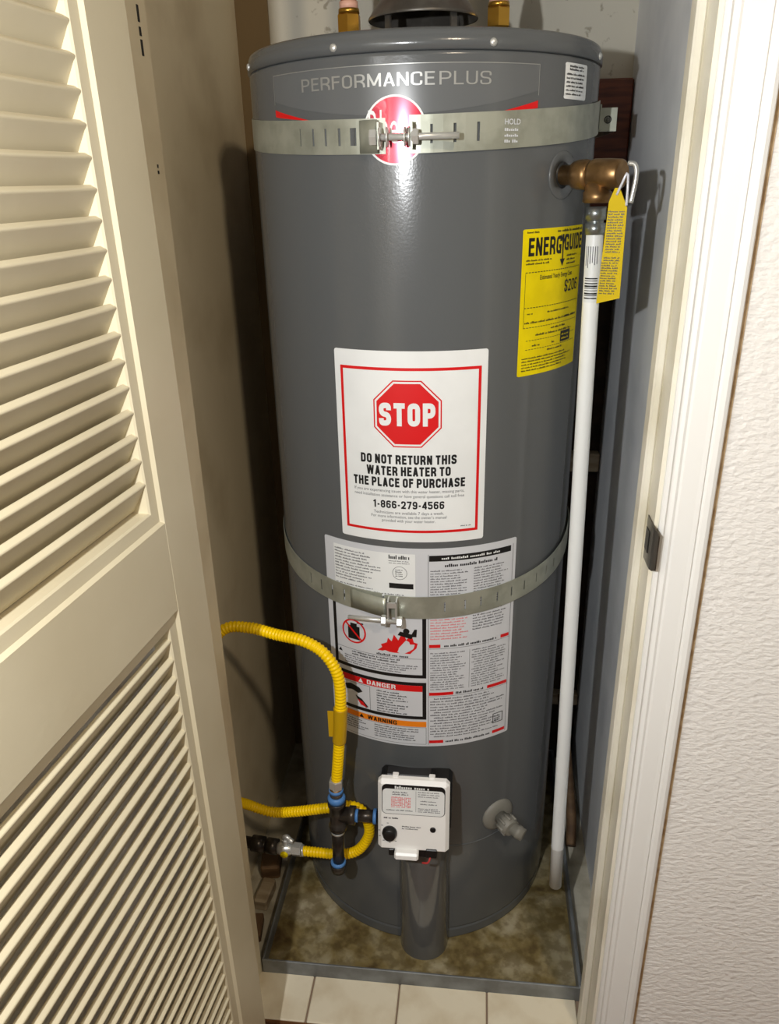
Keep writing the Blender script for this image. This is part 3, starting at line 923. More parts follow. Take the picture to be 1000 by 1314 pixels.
# warning panel
org.rect(-0.150, 0.0115, -0.1455, -0.1345)
lettering(AB, ZB, 0.0013, 'WARNING', -0.064, -0.1442, 0.0084, 0.052, 0.19, M['black_ink'], big)
part_poly('pictogram', M['black_ink'], [(-0.106, -0.1440), (-0.097, -0.1440), (-0.1015, -0.1362)])
blk.micro(-0.145, -0.086, -0.172, -0.149, 5, 61, 0.5, 0.4)
blk.micro(-0.078, 0.006, -0.176, -0.149, 6, 62, 0.5, 0.4)
gry.frame(-0.150, 0.0115, -0.1815, -0.1465, 0.0006)
wht.build('rating_plate', M['white_label'], big)
blk.build('black_print', M['black_ink'], big); gry.build('grey_print', M['grey_ink'], big); red.build('flames', M['print_red'], big)
org.build('warning_bar', M['orange_ink'], big); pnk.build('pink_print', M['pink_ink'], big)
wh2.build('white_lettering', M['white_label'], big); rb.build('prohibition_bar', M['print_red'], big)

# ---- yellow energy label
AE, ZE = -39.0, 1.1885
en = Wrap(AE, ZE, 0.0007).sheet(-0.0710, 0.0725, -0.0985, 0.0985, 0.0006).build('energy_label', M['yellow_label'], WH)
tag(en, 'yellow energy label with black print')
t = Wrap(AE, ZE, 0.0010)
t.micro(-0.064, -0.040, 0.0925, 0.0965, 1, 70, 0.6, 0); t.micro(-0.005, 0.070, 0.0915, 0.0965, 1, 71, 0.7, 0, cw=0.0028)
lettering(AE, ZE, 0.0010, 'ENERG', -0.0275, 0.0640, 0.0235, 0.0665, 0.19, M['black_ink'], en)
lettering(AE, ZE, 0.0010, 'GUIDE', 0.0425, 0.0670, 0.0215, 0.0570, 0.19, M['black_ink'], en)
t.poly([(0.0075, 0.089), (0.0115, 0.089), (0.0120, 0.060), (0.0090, 0.060)])
t.rect(0.0088, 0.0118, 0.055, 0.084); t.poly([(0.004, 0.0565), (0.0166, 0.0565), (0.0103, 0.0465)])
t.poly([(0.003, 0.0885), (0.0058, 0.0885), (0.0112, 0.077), (0.0092, 0.076)]); t.poly([(0.0150, 0.0885), (0.0178, 0.0885), (0.0118, 0.076), (0.0096, 0.077)])
t.micro(-0.064, -0.004, 0.052, 0.061, 2, 72, 0.55, 0.3); t.micro(0.022, 0.066, 0.047, 0.063, 3, 73, 0.5, 0.4)
t.dashes(-0.064, 0.068, 0.0425, 0.0011); t.dashes(-0.064, 0.068, -0.0045, 0.0011)
t.text('Estimated Yearly Energy Cost', 0.002, 0.0325, 0.0062, 0.078, 0.01)
lettering(AE, ZE, 0.0010, '$206', 0.042, 0.0105, 0.0165, 0.042, 0.15, M['black_ink'], en)
t.rect(-0.064, -0.0634, -0.031, 0.042); t.rect(0.0675, 0.068, -0.031, 0.042)
t.micro(-0.058, -0.046, -0.014, -0.010, 1, 74, 0.6, 0); t.micro(-0.018, 0.040, -0.0145, -0.0105, 1, 75, 0.6, 0)
t.micro(-0.062, 0.066, -0.0265, -0.0215, 1, 76, 0.6, 0); t.dashes(-0.064, 0.068, -0.0315, 0.0009)
t.micro(-0.008, 0.030, -0.038, -0.0335, 1, 77, 0.6, 0); t.micro(-0.040, 0.052, -0.0445, -0.0395, 1, 78, 0.6, 0)
t.dashes(-0.058, 0.064, -0.0495, 0.0008); t.dashes(-0.058, 0.064, -0.0620, 0.0008)
t.rect(0.018, 0.048, -0.0600, -0.0445)
t.micro(-0.046, -0.030, -0.059, -0.054, 1, 79, 0.6, 0); t.micro(-0.004, 0.004, -0.059, -0.054, 1, 80, 0.6, 0)
t.micro(-0.014, 0.024, -0.068, -0.064, 1, 81, 0.6, 0)
t.micro(-0.064, 0.058, -0.093, -0.0715, 5, 82, 0.5, 0.4)
t.build('black_print', M['black_ink'], en)
tb = Wrap(AE, ZE, 0.0013)
tb.micro(0.021, 0.045, -0.058, -0.0465, 2, 83, 0.5, 0.1)
tb.build('reversed_print', M['yellow_label'], en)

# ---- small white notice, top right
nt_ = Wrap(-35.0, 1.4625, 0.0007).sheet(-0.0275, 0.0285, -0.0205, 0.0205, 0.0006).build('notice_label', M['white_label'], WH)
tag(nt_, 'small white notice label')
t = Wrap(-35.0, 1.4625, 0.0010)
t.micro(-0.018, 0.020, 0.0115, 0.0185, 2, 90, 0.7, 0.1, cw=0.0024); t.micro(-0.024, 0.025, -0.017, 0.010, 6, 91, 0.5, 0.3)
t.build('black_print', M['black_ink'], nt_)

# ---- maker's panel and badge under the upper strap
AP = -90.0
pn = Wrap(AP, 1.4550, 0.0005)
def arcz(u): return -0.0275 - 0.004 + 0.026 * ((u + 0.02) / 0.19) ** 2
uu = [-0.205 + 0.375 * i / 40 for i in range(41)]
vs_ = []
for u in uu: vs_ += [pn.p(u, min(arcz(u), 0.0)), pn.p(u, 0.0228)]
pn.mb.add(vs_, [(2 * i, 2 * i + 2, 2 * i + 3, 2 * i + 1) for i in range(40)], True)
panel = pn.build('name_panel', M['panel_grey'], WH)
tag(panel, 'grey name panel with silver outline')
t = Wrap(AP, 1.4550, 0.0008)
t.rect(-0.205, 0.170, 0.0222, 0.0230); t.rect(-0.205, -0.2042, -0.011, 0.0225); t.rect(0.1692, 0.170, -0.011, 0.0225)
lettering(AP, 1.4550, 0.0008, 'PERFORMANCE', -0.0575, -0.0005, 0.0142, 0.178, 0.125, M['panel_line'], panel)
lettering(AP, 1.4550, 0.0008, 'PLUS', 0.0690, -0.0005, 0.0142, 0.064, 0.105, M['panel_line'], panel)
t.build('silver_outline', M['panel_line'], panel)
for u0, u1 in ((-0.2042, -0.125), (0.1692, 0.090)):
    t = Wrap(AP, 1.4550, 0.0008)
    vs_ = []
    for i in range(17):
        f = i / 16
        u = u0 + (u1 - u0) * f
        z_ = -0.0165 - 0.0185 * f ** 0.9
        vs_ += [t.p(u, z_ - 0.0085 * (1 - f) ** 1.2), t.p(u, z_)]
    t.mb.add(vs_, [(2 * i, 2 * i + 2, 2 * i + 3, 2 * i + 1) for i in range(16)], True)
    t.build('red_swoosh', M['print_red'], panel)
bd = Wrap(-93.9, 1.4063, 0.0010).poly(pts(0.0385, 0, 0, 48)).build('round_badge', M['logo_red'], WH)
tag(bd, 'round red badge with white ring')
t = Wrap(-93.9, 1.4063, 0.0014).ring(pts(0.0392, 0, 0, 48), pts(0.0368, 0, 0, 48))
t.text('Rheem', 0.001, -0.014, 0.038, 0.068, 0.0)
t.build('white_emblem', M['white_label'], bd)

# ---- draft hood, hot and cold nipples on top
hood = MB()
hood.rev((0, 0, 1.5), (0, 0, 2), [(0.0600, 0.0785), (0.0615, 0.0795), (0.064, 0.0785), (0.080, 0.066), (0.098, 0.052), (0.106, 0.050), (0.118, 0.050)], 48, caps=False)
hood.rev((0, 0, 1.5), (0, 0, 2), [(0.0605, 0.0775), (0.079, 0.0645), (0.105, 0.048)], 48, caps=False)
hood.build('draft_hood', M['hood'], WH)
for az in (-48, -132, 48, 132):
    a = math.radians(az)
    d_ = Vector((math.cos(a), math.sin(a), 0))
    b = MB()
    p0 = d_ * 0.068
    tx = Vector((-d_.y, d_.x, 0)) * 0.005
    w0 = d_ * 0.0015
    lo = Vector((0, 0, 1.5185)); hi = Vector((0, 0, 1.573))
    vs_ = [p0 + s1 * tx + s2 * w0 + z for z in (lo, hi) for s1 in (-1, 1) for s2 in (-1, 1)]
    b.add(vs_, [(0, 1, 3, 2), (4, 6, 7, 5), (0, 4, 5, 1), (2, 3, 7, 6), (0, 2, 6, 4), (1, 5, 7, 3)])
    b.build('hood_leg', M['hood'], WH)
MB().rev((0, 0, 1.519), (0, 0, 1.6), [(0, 0.052), (0.025, 0.052), (0.027, 0.048), (0.028, 0.001)], 40).build('flue_collar', M['black_iron'], WH)
for x, nm in ((-0.1079, 'cold'), (0.1076, 'hot')):
    nip = MB()
    nip.cyl((x, 0, 1.515), (x, 0, 1.552), 0.0135)
    nip.hexn((x, 0, 1.547), (x, 0, 1.573), 0.0175)
    nip.rev((x, 0, 1.573), (x, 0, 1.6), [(0, 0.0155), (0.006, 0.015)], 20)
    o = nip.build('brass_union', M['brass'], WH)
    tag(o, 'brass hex pipe union')
    MB().cyl((x, 0, 1.579), (x, 0, 1.588), 0.0135).build('sealing_ring', M['pink_tape'], o)
    pp = MB().cyl((x, 0, 1.588), (x, 0, 2.2), 0.0115).build('copper_pipe', M['copper'])
    tag(pp, 'copper water pipe rising %s of the draft hood' % ('left' if x < 0 else 'right'), 'pipe', 'copper pipes above the tank')
fl_ = MB().cyl((0, 0, 1.619), (0, 0, ZC), 0.050, n=40, caps=True).build('flue_pipe', M['hood'])
tag(fl_, 'round metal flue pipe going up to the ceiling above the draft hood', 'pipe')

# ---- gas control valve
gv = Vector((0.0036, -0.335, 0.390))
def gbox(x0, x1, y0, y1, z0, z1, bev=0.0):
    return MB().box(gv.x + x0, gv.x + x1, y0, y1, gv.z + z0, gv.z + z1, bev)
body = gbox(-0.0585, 0.0595, -0.333, -0.313, -0.069, 0.060, 0.006).build('gas_control', M['white_plastic'], WH)
tag(body, 'white plastic gas control valve with black knob')
gbox(-0.0600, 0.0620, -0.3135, -0.250, -0.045, 0.030, 0.006).build('rear_shell', M['black_plastic'], body)
gbox(-0.048, 0.030, -0.3135, -0.290, 0.028, 0.056, 0.003).build('rear_bracket', M['black_plastic'], body)
# recessed sticker: outlined panel on the front face
YF = -0.3334
def flat_poly(mb, pts2, y, t=0.0006):
    mb.prism(pts2, lambda p: (gv.x + p[0], y, gv.z + p[1]), lambda p: (gv.x + p[0], y - t, gv.z + p[1]))
def rrect(x0, x1, z0, z1, r, n=5):
    o = []
    for cx, cz, a0 in ((x1 - r, z1 - r, 0), (x0 + r, z1 - r, 90), (x0 + r, z0 + r, 180), (x1 - r, z0 + r, 270)):
        for k in range(n + 1):
            a = math.radians(a0 + 90 * k / n); o.append((cx + r * math.cos(a), cz + r * math.sin(a)))
    return o
b = MB(); flat_poly(b, rrect(-0.0515, 0.0525, 0.001, 0.0545, 0.008), YF + 0.0004, 0.0007)
bezel = b.build('sticker_outline', M['black_ink'], body)
b = MB(); flat_poly(b, rrect(-0.0503, 0.0513, 0.0022, 0.0470, 0.007), YF - 0.0003, 0.0006)
b.build('sticker', M['white_label'], body)
class Flat:
    def __init__(s, y): s.mb = MB(); s.y = y
    def p(s, u, v): return Vector((gv.x + u, s.y, gv.z + v))
    def rect(s, u0, u1, v0, v1):
        s.mb.add([s.p(u0, v0), s.p(u1, v0), s.p(u1, v1), s.p(u0, v1)], [(0, 1, 2, 3)]); return s
Flat.micro = Wrap.micro
t = Flat(YF - 0.0012); t.micro(-0.036, 0.000, 0.014, 0.034, 7, 100, 0.8, 0.1, cw=0.0022); t.build = t.mb.build; t.build('pink_print', M['pink_ink'], body)
t = Flat(YF - 0.0012)
t.micro(-0.034, -0.006, 0.036, 0.044, 2, 101, 0.6, 0.1); t.micro(0.008, 0.048, 0.034, 0.046, 3, 102, 0.4, 0.2); t.micro(0.012, 0.042, 0.020, 0.031, 2, 103, 0.35, 0.2)
t.micro(0.008, 0.046, 0.0075, 0.016, 3, 104, 0.6, 0.1); t.micro(-0.044, 0.002, 0.0075, 0.011, 1, 105, 0.6, 0.1); t.rect(0.0045, 0.0050, 0.008, 0.046)
t.micro(-0.048, -0.022, -0.008, -0.0035, 1, 106, 0.6, 0); t.micro(-0.018, 0.020, -0.026, -0.018, 2, 107, 0.5, 0.3)
t.mb.build('grey_print', M['grey_ink'], body)
t = Flat(YF - 0.0009)
t.micro(-0.030, 0.030, 0.0478, 0.0535, 1, 108, 0.9, 0.0, cw=0.0036)
t.mb.build('white_print', M['white_label'], body)
kb = MB().rev((gv.x - 0.0385, -0.333, gv.z - 0.034), (gv.x - 0.0385, -0.36, gv.z - 0.034), [(0, 0.0125), (0.003, 0.0125), (0.005, 0.0108), (0.0085, 0.0102), (0.0095, 0.009), (0.0095, 0.0)], 24).build('knob', M['black_plastic'], body)
t = Flat(YF - 0.0004)
for k in range(7):
    a = math.radians(100 + k * 34)
    cu_, cv_ = -0.0385 + 0.018 * math.cos(a), -0.034 + 0.018 * math.sin(a)
    t.rect(cu_ - 0.0016, cu_ + 0.0016, cv_ - 0.0005, cv_ + 0.0005)
t.mb.build('dial_mark', M['grey_ink'], body)
MB().rev((gv.x + 0.033, -0.3325, gv.z - 0.024), (gv.x + 0.033, -0.35, gv.z - 0.024), [(0, 0.005), (0.0015, 0.0048), (0.002, 0.003), (0.002, 0)], 14).build('indicator_window', M['black_plastic'], body)
gbox(-0.030, 0.010, -0.345, -0.325, -0.076, -0.063, 0.003).build('lower_latch', M['white_plastic'], body)
gbox(0.022, 0.040, -0.336, -0.326, -0.075, -0.060, 0.001).build('connector', M['black_plastic'], body)
gbox(-0.040, -0.031, -0.336, -0.326, -0.075, -0.063, 0.001).build('connector', M['black_plastic'], body)
gbox(-0.020, 0.040, -0.322, -0.268, -0.090, -0.068, 0.004).build('under_housing', M['black_plastic'], body)
MB().tube(catmull([(gv.x + 0.030, -0.334, gv.z - 0.072), (gv.x + 0.026, -0.337, gv.z - 0.082), (gv.x + 0.016, -0.330, gv.z - 0.090)], 0.002), 0.0016, 8).build('wire', M['red_wire'], body)
for dx in (-0.030, 0.030):
    gbox(dx - 0.005, dx + 0.005, -0.324, -0.314, 0.058, 0.063, 0.001).build('clip', M['white_plastic'], body)

for o in [body] + list(body.children):
    for v in o.data.vertices:
        v.co.y += 0.17 * (v.co.z - gv.z)

# ---- burner cover sleeve below the valve: a half-round grey cover standing off the tank
b = MB()
cx, hw = 0.0155, 0.046
prof = [(-0.002, 1.00), (0.05, 1.0), (0.12, 1.0), (0.19, 1.0), (0.225, 0.98), (0.250, 0.92), (0.265, 0.80)]
nn = 28
vs_ = []
for z, k in prof:
    for i in range(nn + 1):
        a = PI * i / nn
        vs_.append((cx - hw * math.cos(a), -0.243 - (0.053 * k) * math.sin(a) ** 0.8, z + 0.002 - (0 if z > 0.01 else 0.0)))
fs_ = []
for j in range(len(prof) - 1):
    for i in range(nn):
        fs_.append((j * (nn + 1) + i, j * (nn + 1) + i + 1, (j + 1) * (nn + 1) + i + 1, (j + 1) * (nn + 1) + i))
b.add(vs_, fs_, True)
b.add(vs_, [[i for i in range(nn + 1)][::-1], [(len(prof) - 1) * (nn + 1) + i for i in range(nn + 1)]])
sl = b.build('burner_cover', mat('glossy_grey_cover', (92, 92, 91), 0.13, coat=0.4), WH)
tag(sl, 'half-round grey cover below the gas control')

# pressed seam between the cover and the drain valve
b = MB().tube([azpt(-80 + 30 * i / 20, 0.2365 + 0.030 * (i / 20 - 0.45) ** 2, 0.0) for i in range(21)], 0.0016, 8)
b.build('pressed_seam', M['tank'], WH)

# ---- drain valve
da, dz = -54.5, 0.283
d_ = azdir(da)
p0 = azpt(da, dz, -0.004)
fl_ = MB().rev(p0, p0 + d_, [(0, 0.033), (0.006, 0.032), (0.010, 0.026), (0.012, 0.016)], 32).build('drain_flange', M['grey_plastic'], WH)
b = MB()
b.rev(p0, p0 + d_, [(0.010, 0.0125), (0.022, 0.0125), (0.023, 0.0165), (0.042, 0.0165), (0.043, 0.014), (0.046, 0.014)], 24)
dv = b.build('drain_valve', M['grey_plastic'], WH)
tag(dv, 'grey plastic drain valve')
b = MB()
for k in range(8):
    a = 2 * PI * k / 8
    x_, y_ = frame_of(d_)
    q = p0 + d_ * 0.024 + (x_ * math.cos(a) + y_ * math.sin(a)) * 0.0165
    b.cyl(q, q + d_ * 0.017, 0.0026, n=8)
b.build('grip_rib', M['grey_plastic'], dv)
q0 = p0 + d_ * 0.034
q1 = q0 + (d_ * 0.6 + Vector((0.75, -0.10, -0.30))).normalized() * 0.044
b = MB().rev(q0, q1, [(0, 0.0115), (0.018, 0.0115), (0.0185, 0.0125), (0.025, 0.0125), (0.0255, 0.0115), (0.032, 0.0115), (0.032, 0.0078), (0.022, 0.0075)], 20)
b.build('hose_outlet', M['grey_plastic'], dv)

# ---- temperature and pressure relief valve
ta, tz = -39.3, 1.3520
d_ = azdir(ta)
p0 = azpt(ta, tz, 0)
b = MB().rev(p0 - d_ * 0.002, p0 + d_, [(0, 0.030), (0.0027, 0.030), (0.0032, 0.029), (0.0032, 0.0165), (0.0, 0.016)], 40)
b.build('valve_port_trim', M['tank'], WH)
MB().rev(p0 - d_ * 0.002, p0 + d_, [(0, 0.0165), (0.003, 0.0163), (0.003, 0)], 24).build('port_hole', M['black_plastic'], WH)
ctr = Vector((0.2395, -0.196, tz))
b = MB()
b.rev(p0 + d_ * 0.001, ctr, [(0, 0.0125), (0.016, 0.0125), (0.018, 0.0165), (0.026, 0.0185), (0.036, 0.0185), (0.044, 0.017)], 24)
b.rev(ctr + d_ * -0.012, ctr + d_, [(0, 0.017), (0.006, 0.019), (0.030, 0.0185), (0.044, 0.0175), (0.046, 0.015)], 24)
b.rev(ctr, ctr - Vector((0, 0, 1)), [(0, 0.0165), (0.020, 0.0165), (0.021, 0.0185), (0.033, 0.0185), (0.034, 0.016)], 24)
tp = b.build('relief_valve', M['bronze'], WH)
tag(tp, 'brass relief valve elbow')
# lever: steel loop
e_ = ctr + d_ * 0.034
t_ = Vector((-d_.y, d_.x, 0))
lv = MB().tube(catmull([e_ + Vector((0.004, -0.010, 0.012)), e_ + Vector((0.012, -0.014, 0.010)), e_ + Vector((0.014, -0.016, -0.004)), e_ + Vector((0.010, -0.017, -0.036))], 0.003), 0.0032, 8)
lv.build('test_lever', M['chrome'], tp)

# ------------------------------------------------------------------ relief discharge pipe (white)
pb = Vector((0.2600, -0.2130, 0.125)); ptp = Vector((0.2400, -0.1968, 1.283))
dp = thing('discharge_pipe', 'long white plastic discharge pipe hanging down right of the tank', 'pipe', pb)
dirp = (ptp - pb).normalized(); Lp = (ptp - pb).length
# the straight run below
b = MB().rev(pb, ptp, [(0.0, 0.0088), (0.0, 0.0112), (0.094, 0.0112), (0.095, 0.0117), (0.0965, 0.0112), (Lp - 0.005, 0.0112), (Lp, 0.0112)], 24)
b.build('pipe_run', M['pvc'], dp)
top = ctr - Vector((0, 0, 0.0345))
b = MB().rev(ptp - dirp * 0.004, top, [(0, 0.0128), (0.014, 0.0132), (0.0145, 0.0105), (0.018, 0.0105), (0.0185, 0.0132), ((top - ptp).length, 0.0128)], 24)
b.build('threaded_adapter', mat('galvanised_fitting', (150, 156, 156), 0.28, 0.85), dp)
def pipe_patch(mb, a0, a1, s0, s1, off):
    """rectangle wrapped on the pipe; a in degrees, s metres below the top"""
    x_ = Vector((1, 0, 0)); y_ = Vector((0, 1, 0))
    n = 6; vs_ = []
    for i in range(n + 1):
        a = math.radians(a0 + (a1 - a0) * i / n)
        for s in (s0, s1):
            c_ = ptp - dirp * s
            vs_.append(c_ + (x_ * math.cos(a) + y_ * math.sin(a)) * (0.0112 + off))
    mb.add(vs_, [(2 * i, 2 * i + 2, 2 * i + 3, 2 * i + 1) for i in range(n)], True)
b = MB(); pipe_patch(b, -170, -20, 0.005, 0.090, 0.0003); b.build('pipe_sticker', M['white_label'], dp)
b = MB()
for k in range(9):
    s = 0.058 + k * 0.0032
    pipe_patch(b, -150, -60, s, s + rnd.choice((0.001, 0.0016, 0.0022)), 0.0006)
b.build('barcode', M['black_ink'], dp)
b = MB()
for k in range(6):
    a = -150 + k * 15
    pipe_patch(b, a, a + 5, 0.018, 0.018 + 0.02 + 0.008 * rnd.random(), 0.0006)
b.build('pipe_print', M['grey_ink'], dp)

# yellow warning tag hanging from the relief valve
n_ = Vector((-0.28, -0.96, 0)).normalized(); ux = Vector((0.96, -0.28, 0)).normalized()
def tg(u, v, w=0.0):
    return o_tag + ux * u + Vector((0, 0, v)) - (-n_) * 0 + n_ * w
o_tag = Vector((0.2585, -0.2270, 1.268))
outline = [(-0.0135, -0.074), (0.0160, -0.066), (0.0150, 0.045), (0.0040, 0.068), (-0.0020, 0.068), (-0.0080, 0.052)]
b = MB().prism(outline, lambda p: tg(p[0], p[1], 0), lambda p: tg(p[0], p[1], 0.0008))
yt = b.build('warning_tag', mat('yellow_card', (214, 184, 0), 0.65, spec=0.25))
tag(yt, 'narrow yellow warning tag hanging from the brass relief valve', 'tag')
class TagArt:
    def __init__(s, off): s.mb = MB(); s.off = off
    def p(s, u, v): return tg(u - 0.0025 * (v < -0.02), v, s.off)
TagArt.micro = Wrap.micro
t = TagArt(0.0011)
t.micro(-0.0075, 0.0135, -0.010, 0.042, 16, 120, 0.6, 0.1); t.micro(-0.0085, 0.0145, -0.062, -0.014, 15, 121, 0.6, 0.15)
t.mb.build('black_print', M['black_ink'], yt)
lp = MB().tube(catmull([tg(0.001, 0.060, 0.001), tg(0.006, 0.072, 0.004), tg(0.012, 0.085, 0.004), tg(0.014, 0.070, 0.006), tg(0.0145, 0.046, 0.006)], 0.003), 0.0016, 8)
lp.build('tie', M['clear_plastic'], yt)

# ------------------------------------------------------------------ seismic straps
def band(zfun, az0, az1, width, slots, off, th=0.0012, slot_h=0.5):
    """strap band between azimuths with real slots cut through it"""
    mb = MB()
    cuts = set()
    for a, w in slots:
        cuts.add(round(a - w / 2, 4)); cuts.add(round(a + w / 2, 4))
    n = int(abs(az1 - az0) / 3)
    for i in range(n + 1): cuts.add(round(az0 + (az1 - az0) * i / n, 4))
    A_ = sorted(cuts)
    A_ = [a for a in A_ if az0 - 1e-6 <= a <= az1 + 1e-6]
    vv = [-0.5, -slot_h / 2, slot_h / 2, 0.5]
    def is_slot(a): return any(abs(a - s) < w / 2 for s, w in slots)
    P = lambda a, v, o: azpt(a, zfun(a) + v * width, off + o)
    for i in range(len(A_) - 1):
        am = (A_[i] + A_[i + 1]) / 2
        hole = is_slot(am)
        for j in range(3):
            if hole and j == 1:
                # walls of the slot
                a0, a1 = A_[i], A_[i + 1]
                v0, v1 = vv[1], vv[2]
                for (pa, pv), (qa, qv) in (((a0, v0), (a1, v0)), ((a1, v0), (a1, v1)), ((a1, v1), (a0, v1)), ((a0, v1), (a0, v0))):
                    mb.add([P(pa, pv, 0), P(qa, qv, 0), P(qa, qv, th), P(pa, pv, th)], [(0, 1, 2, 3)])
                continue
            q = [(A_[i], vv[j]), (A_[i + 1], vv[j]), (A_[i + 1], vv[j + 1]), (A_[i], vv[j + 1])]
            mb.add([P(a, v, th) for a, v in q], [(0, 1, 2, 3)], True)
            mb.add([P(a, v, 0) for a, v in q], [(3, 2, 1, 0)], True)
        for v in (-0.5, 0.5):
            mb.add([P(A_[i], v, 0), P(A_[i + 1], v, 0), P(A_[i + 1], v, th), P(A_[i], v, th)], [(0, 1, 2, 3)])
    for a in (A_[0], A_[-1]):
        mb.add([P(a, -0.5, 0), P(a, 0.5, 0), P(a, 0.5, th), P(a, -0.5, th)], [(0, 1, 2, 3)])
    return mb

def oriented_box(mb, c, ax, ay, az_, hx, hy, hz):
    vs_ = [c + ax * sx * hx + ay * sy * hy + az_ * sz * hz for sz in (-1, 1) for sy in (-1, 1) for sx in (-1, 1)]
    return mb.add(vs_, [(0, 2, 3, 1), (4, 5, 7, 6), (0, 1, 5, 4), (2, 6, 7, 3), (0, 4, 6, 2), (1, 3, 7, 5)])

UPZ = Vector((0, 0, 1))
# upper strap
S = thing('upper_strap', 'slotted galvanised seismic strap bolted round the top of the tank, over the red badge', 'strap', (0, 0, 1.40), 'seismic straps')
zu = lambda a: 1.4005 + 0.019 * min(1.3, ((a + 93) / 75) ** 2) + 0.0016 * (a + 93) / 75
sl_ = [(-119.5, 0.75), (-115.0, 0.75), (-110.4, 0.75), (-106.0, 1.9), (-101.6, 0.8), (-124.5, 0.4)]
band(zu, -260, -96.5, 0.0400, sl_, 0.0004).build('left_band', M['zinc'], S)
zr = lambda a: zu(a) + 0.0008
band(zr, -89.8, 60, 0.0425, [(-83.8, 0.7), (-77.4, 0.8), (-70.8, 0.8), (-88.0, 0.5)], 0.0022).build('right_band', M['zinc'], S)
for az, nm in ((-97.5, 'L'), (-89.0, 'R')):
    d_ = azdir(az); t_ = Vector((-d_.y, d_.x, 0))
    b = MB()
    oriented_box(b, azpt(az, 1.4000, 0.011), t_, d_, UPZ, 0.0012, 0.011, 0.0150)
    b.build('bolt_tab', M['zinc'], S)
d_ = azdir(-90); t_ = Vector((1, 0, 0))
zc = 1.3985
yb = -R - 0.0155
MB().cyl((-0.041, yb, zc), (0.062, yb, zc), 0.0040, n=14).build('bolt', M['bolt'], S)
b = MB(); b.hexn((0.004, yb, zc), (0.013, yb, zc), 0.0098); b.build('nut', M['bolt'], S)
b = MB(); b.hexn((-0.047, yb, zc), (-0.038, yb, zc), 0.0098); b.build('bolt_head', M['bolt'], S)
for x in (-0.0355, -0.026, -0.0045, 0.0010):
    MB().cyl((x, yb, zc), (x + 0.0018, yb, zc), 0.0112, n=18).build('washer', M['bolt'], S)
# curved saddle of the left tab (bulging clamp end)
b = MB()
ss = []
for i in range(9):
    u = i / 8
    ss.append((-0.062 + 0.024 * u, 0.010 * math.sin(PI * u * 0.6)))
vs_ = []
for x, o in ss:
    yy = -math.sqrt(R * R - x * x)
    for z in (-0.0185, 0.0185): vs_.append((x, yy - 0.002 - o, 1.4000 + z))
for x, o in ss:
    yy = -math.sqrt(R * R - x * x)
    for z in (-0.0185, 0.0185): vs_.append((x, yy - 0.0034 - o, 1.4000 + z))
n = 9
fs_ = [(2 * i, 2 * i + 2, 2 * i + 3, 2 * i + 1) for i in range(8)] + [(18 + 2 * i + 1, 18 + 2 * i + 3, 18 + 2 * i + 2, 18 + 2 * i) for i in range(8)]
fs_ += [(2 * i, 18 + 2 * i, 18 + 2 * i + 2, 2 * i + 2) for i in range(8)] + [(2 * i + 1, 2 * i + 3, 18 + 2 * i + 3, 18 + 2 * i + 1) for i in range(8)] + [(0, 1, 19, 18), (16, 34, 35, 17)]
b.add(vs_, fs_, True)
b.build('clamp_end', M['zinc'], S)
t = Wrap(-60.5, zr(-60.5), 0.0040)
t.text('HOLD', -0.0005, 0.0055, 0.0062, 0.022, 0.01)
t.micro(-0.0115, 0.011, -0.0165, 0.003, 3, 130, 0.5, 0.25, cw=0.0028)
t.build('stamped_lettering', M['label_grey'], S)
# wall bracket that takes the strap end beside the tank
b = MB()
oriented_box(b, Vector((0.2720, 0.03, 1.4275)), Vector((1, 0, 0)), Vector((0, 1, 0)), UPZ, 0.0170, 0.0012, 0.0160)
oriented_box(b, Vector((0.2560, -0.005, 1.4275)), Vector((0, 1, 0)), Vector((1, 0, 0)), UPZ, 0.035, 0.0010, 0.0160)
oriented_box(b, Vector((0.2885, 0.147, 1.4275)), Vector((0, 1, 0)), Vector((1, 0, 0)), UPZ, 0.117, 0.0010, 0.0160)
br = b.build('wall_bracket', M['zinc'], S)
MB().rev((0.276, 0.0288, 1.4275), (0.276, -1, 1.4275), [(0, 0.0055), (0.001, 0.0055), (0.001, 0.004), (0.0, 0.004)], 16, caps=False).build('bolt_hole', M['black_plastic'], br)
MB().rev((0.276, 0.0288, 1.4275), (0.276, -1, 1.4275), [(0, 0.0035), (0.002, 0.003), (0.002, 0)], 12).build('bolt_end', M['steel_dark'], br)

# lower strap
S2 = thing('lower_strap', 'slotted galvanised seismic strap bolted round the middle of the tank, across the instruction label', 'strap', (0, 0, 0.74), 'seismic straps')
zl2 = lambda a: 0.7375 + 0.030 * min(1.6, ((a + 95) / 75) ** 2) - 0.0010 * (a + 95) / 75
sl2 = [(a, 0.55) for a in (-79.0, -71.8, -66.0, -59.6, -53.6, -47.6, -41.2, -35.0, -29.5)]
band(zl2, -100, 60, 0.0385, sl2, 0.0030, slot_h=0.42).build('right_band', M['zinc'], S2)
band(lambda a: zl2(a) + 0.001, -250, -101.0, 0.0385, [(-121.5, 0.6), (-116.0, 0.6), (-127, 0.6), (-133, 0.6)], 0.0014).build('left_band', M['zinc'], S2)
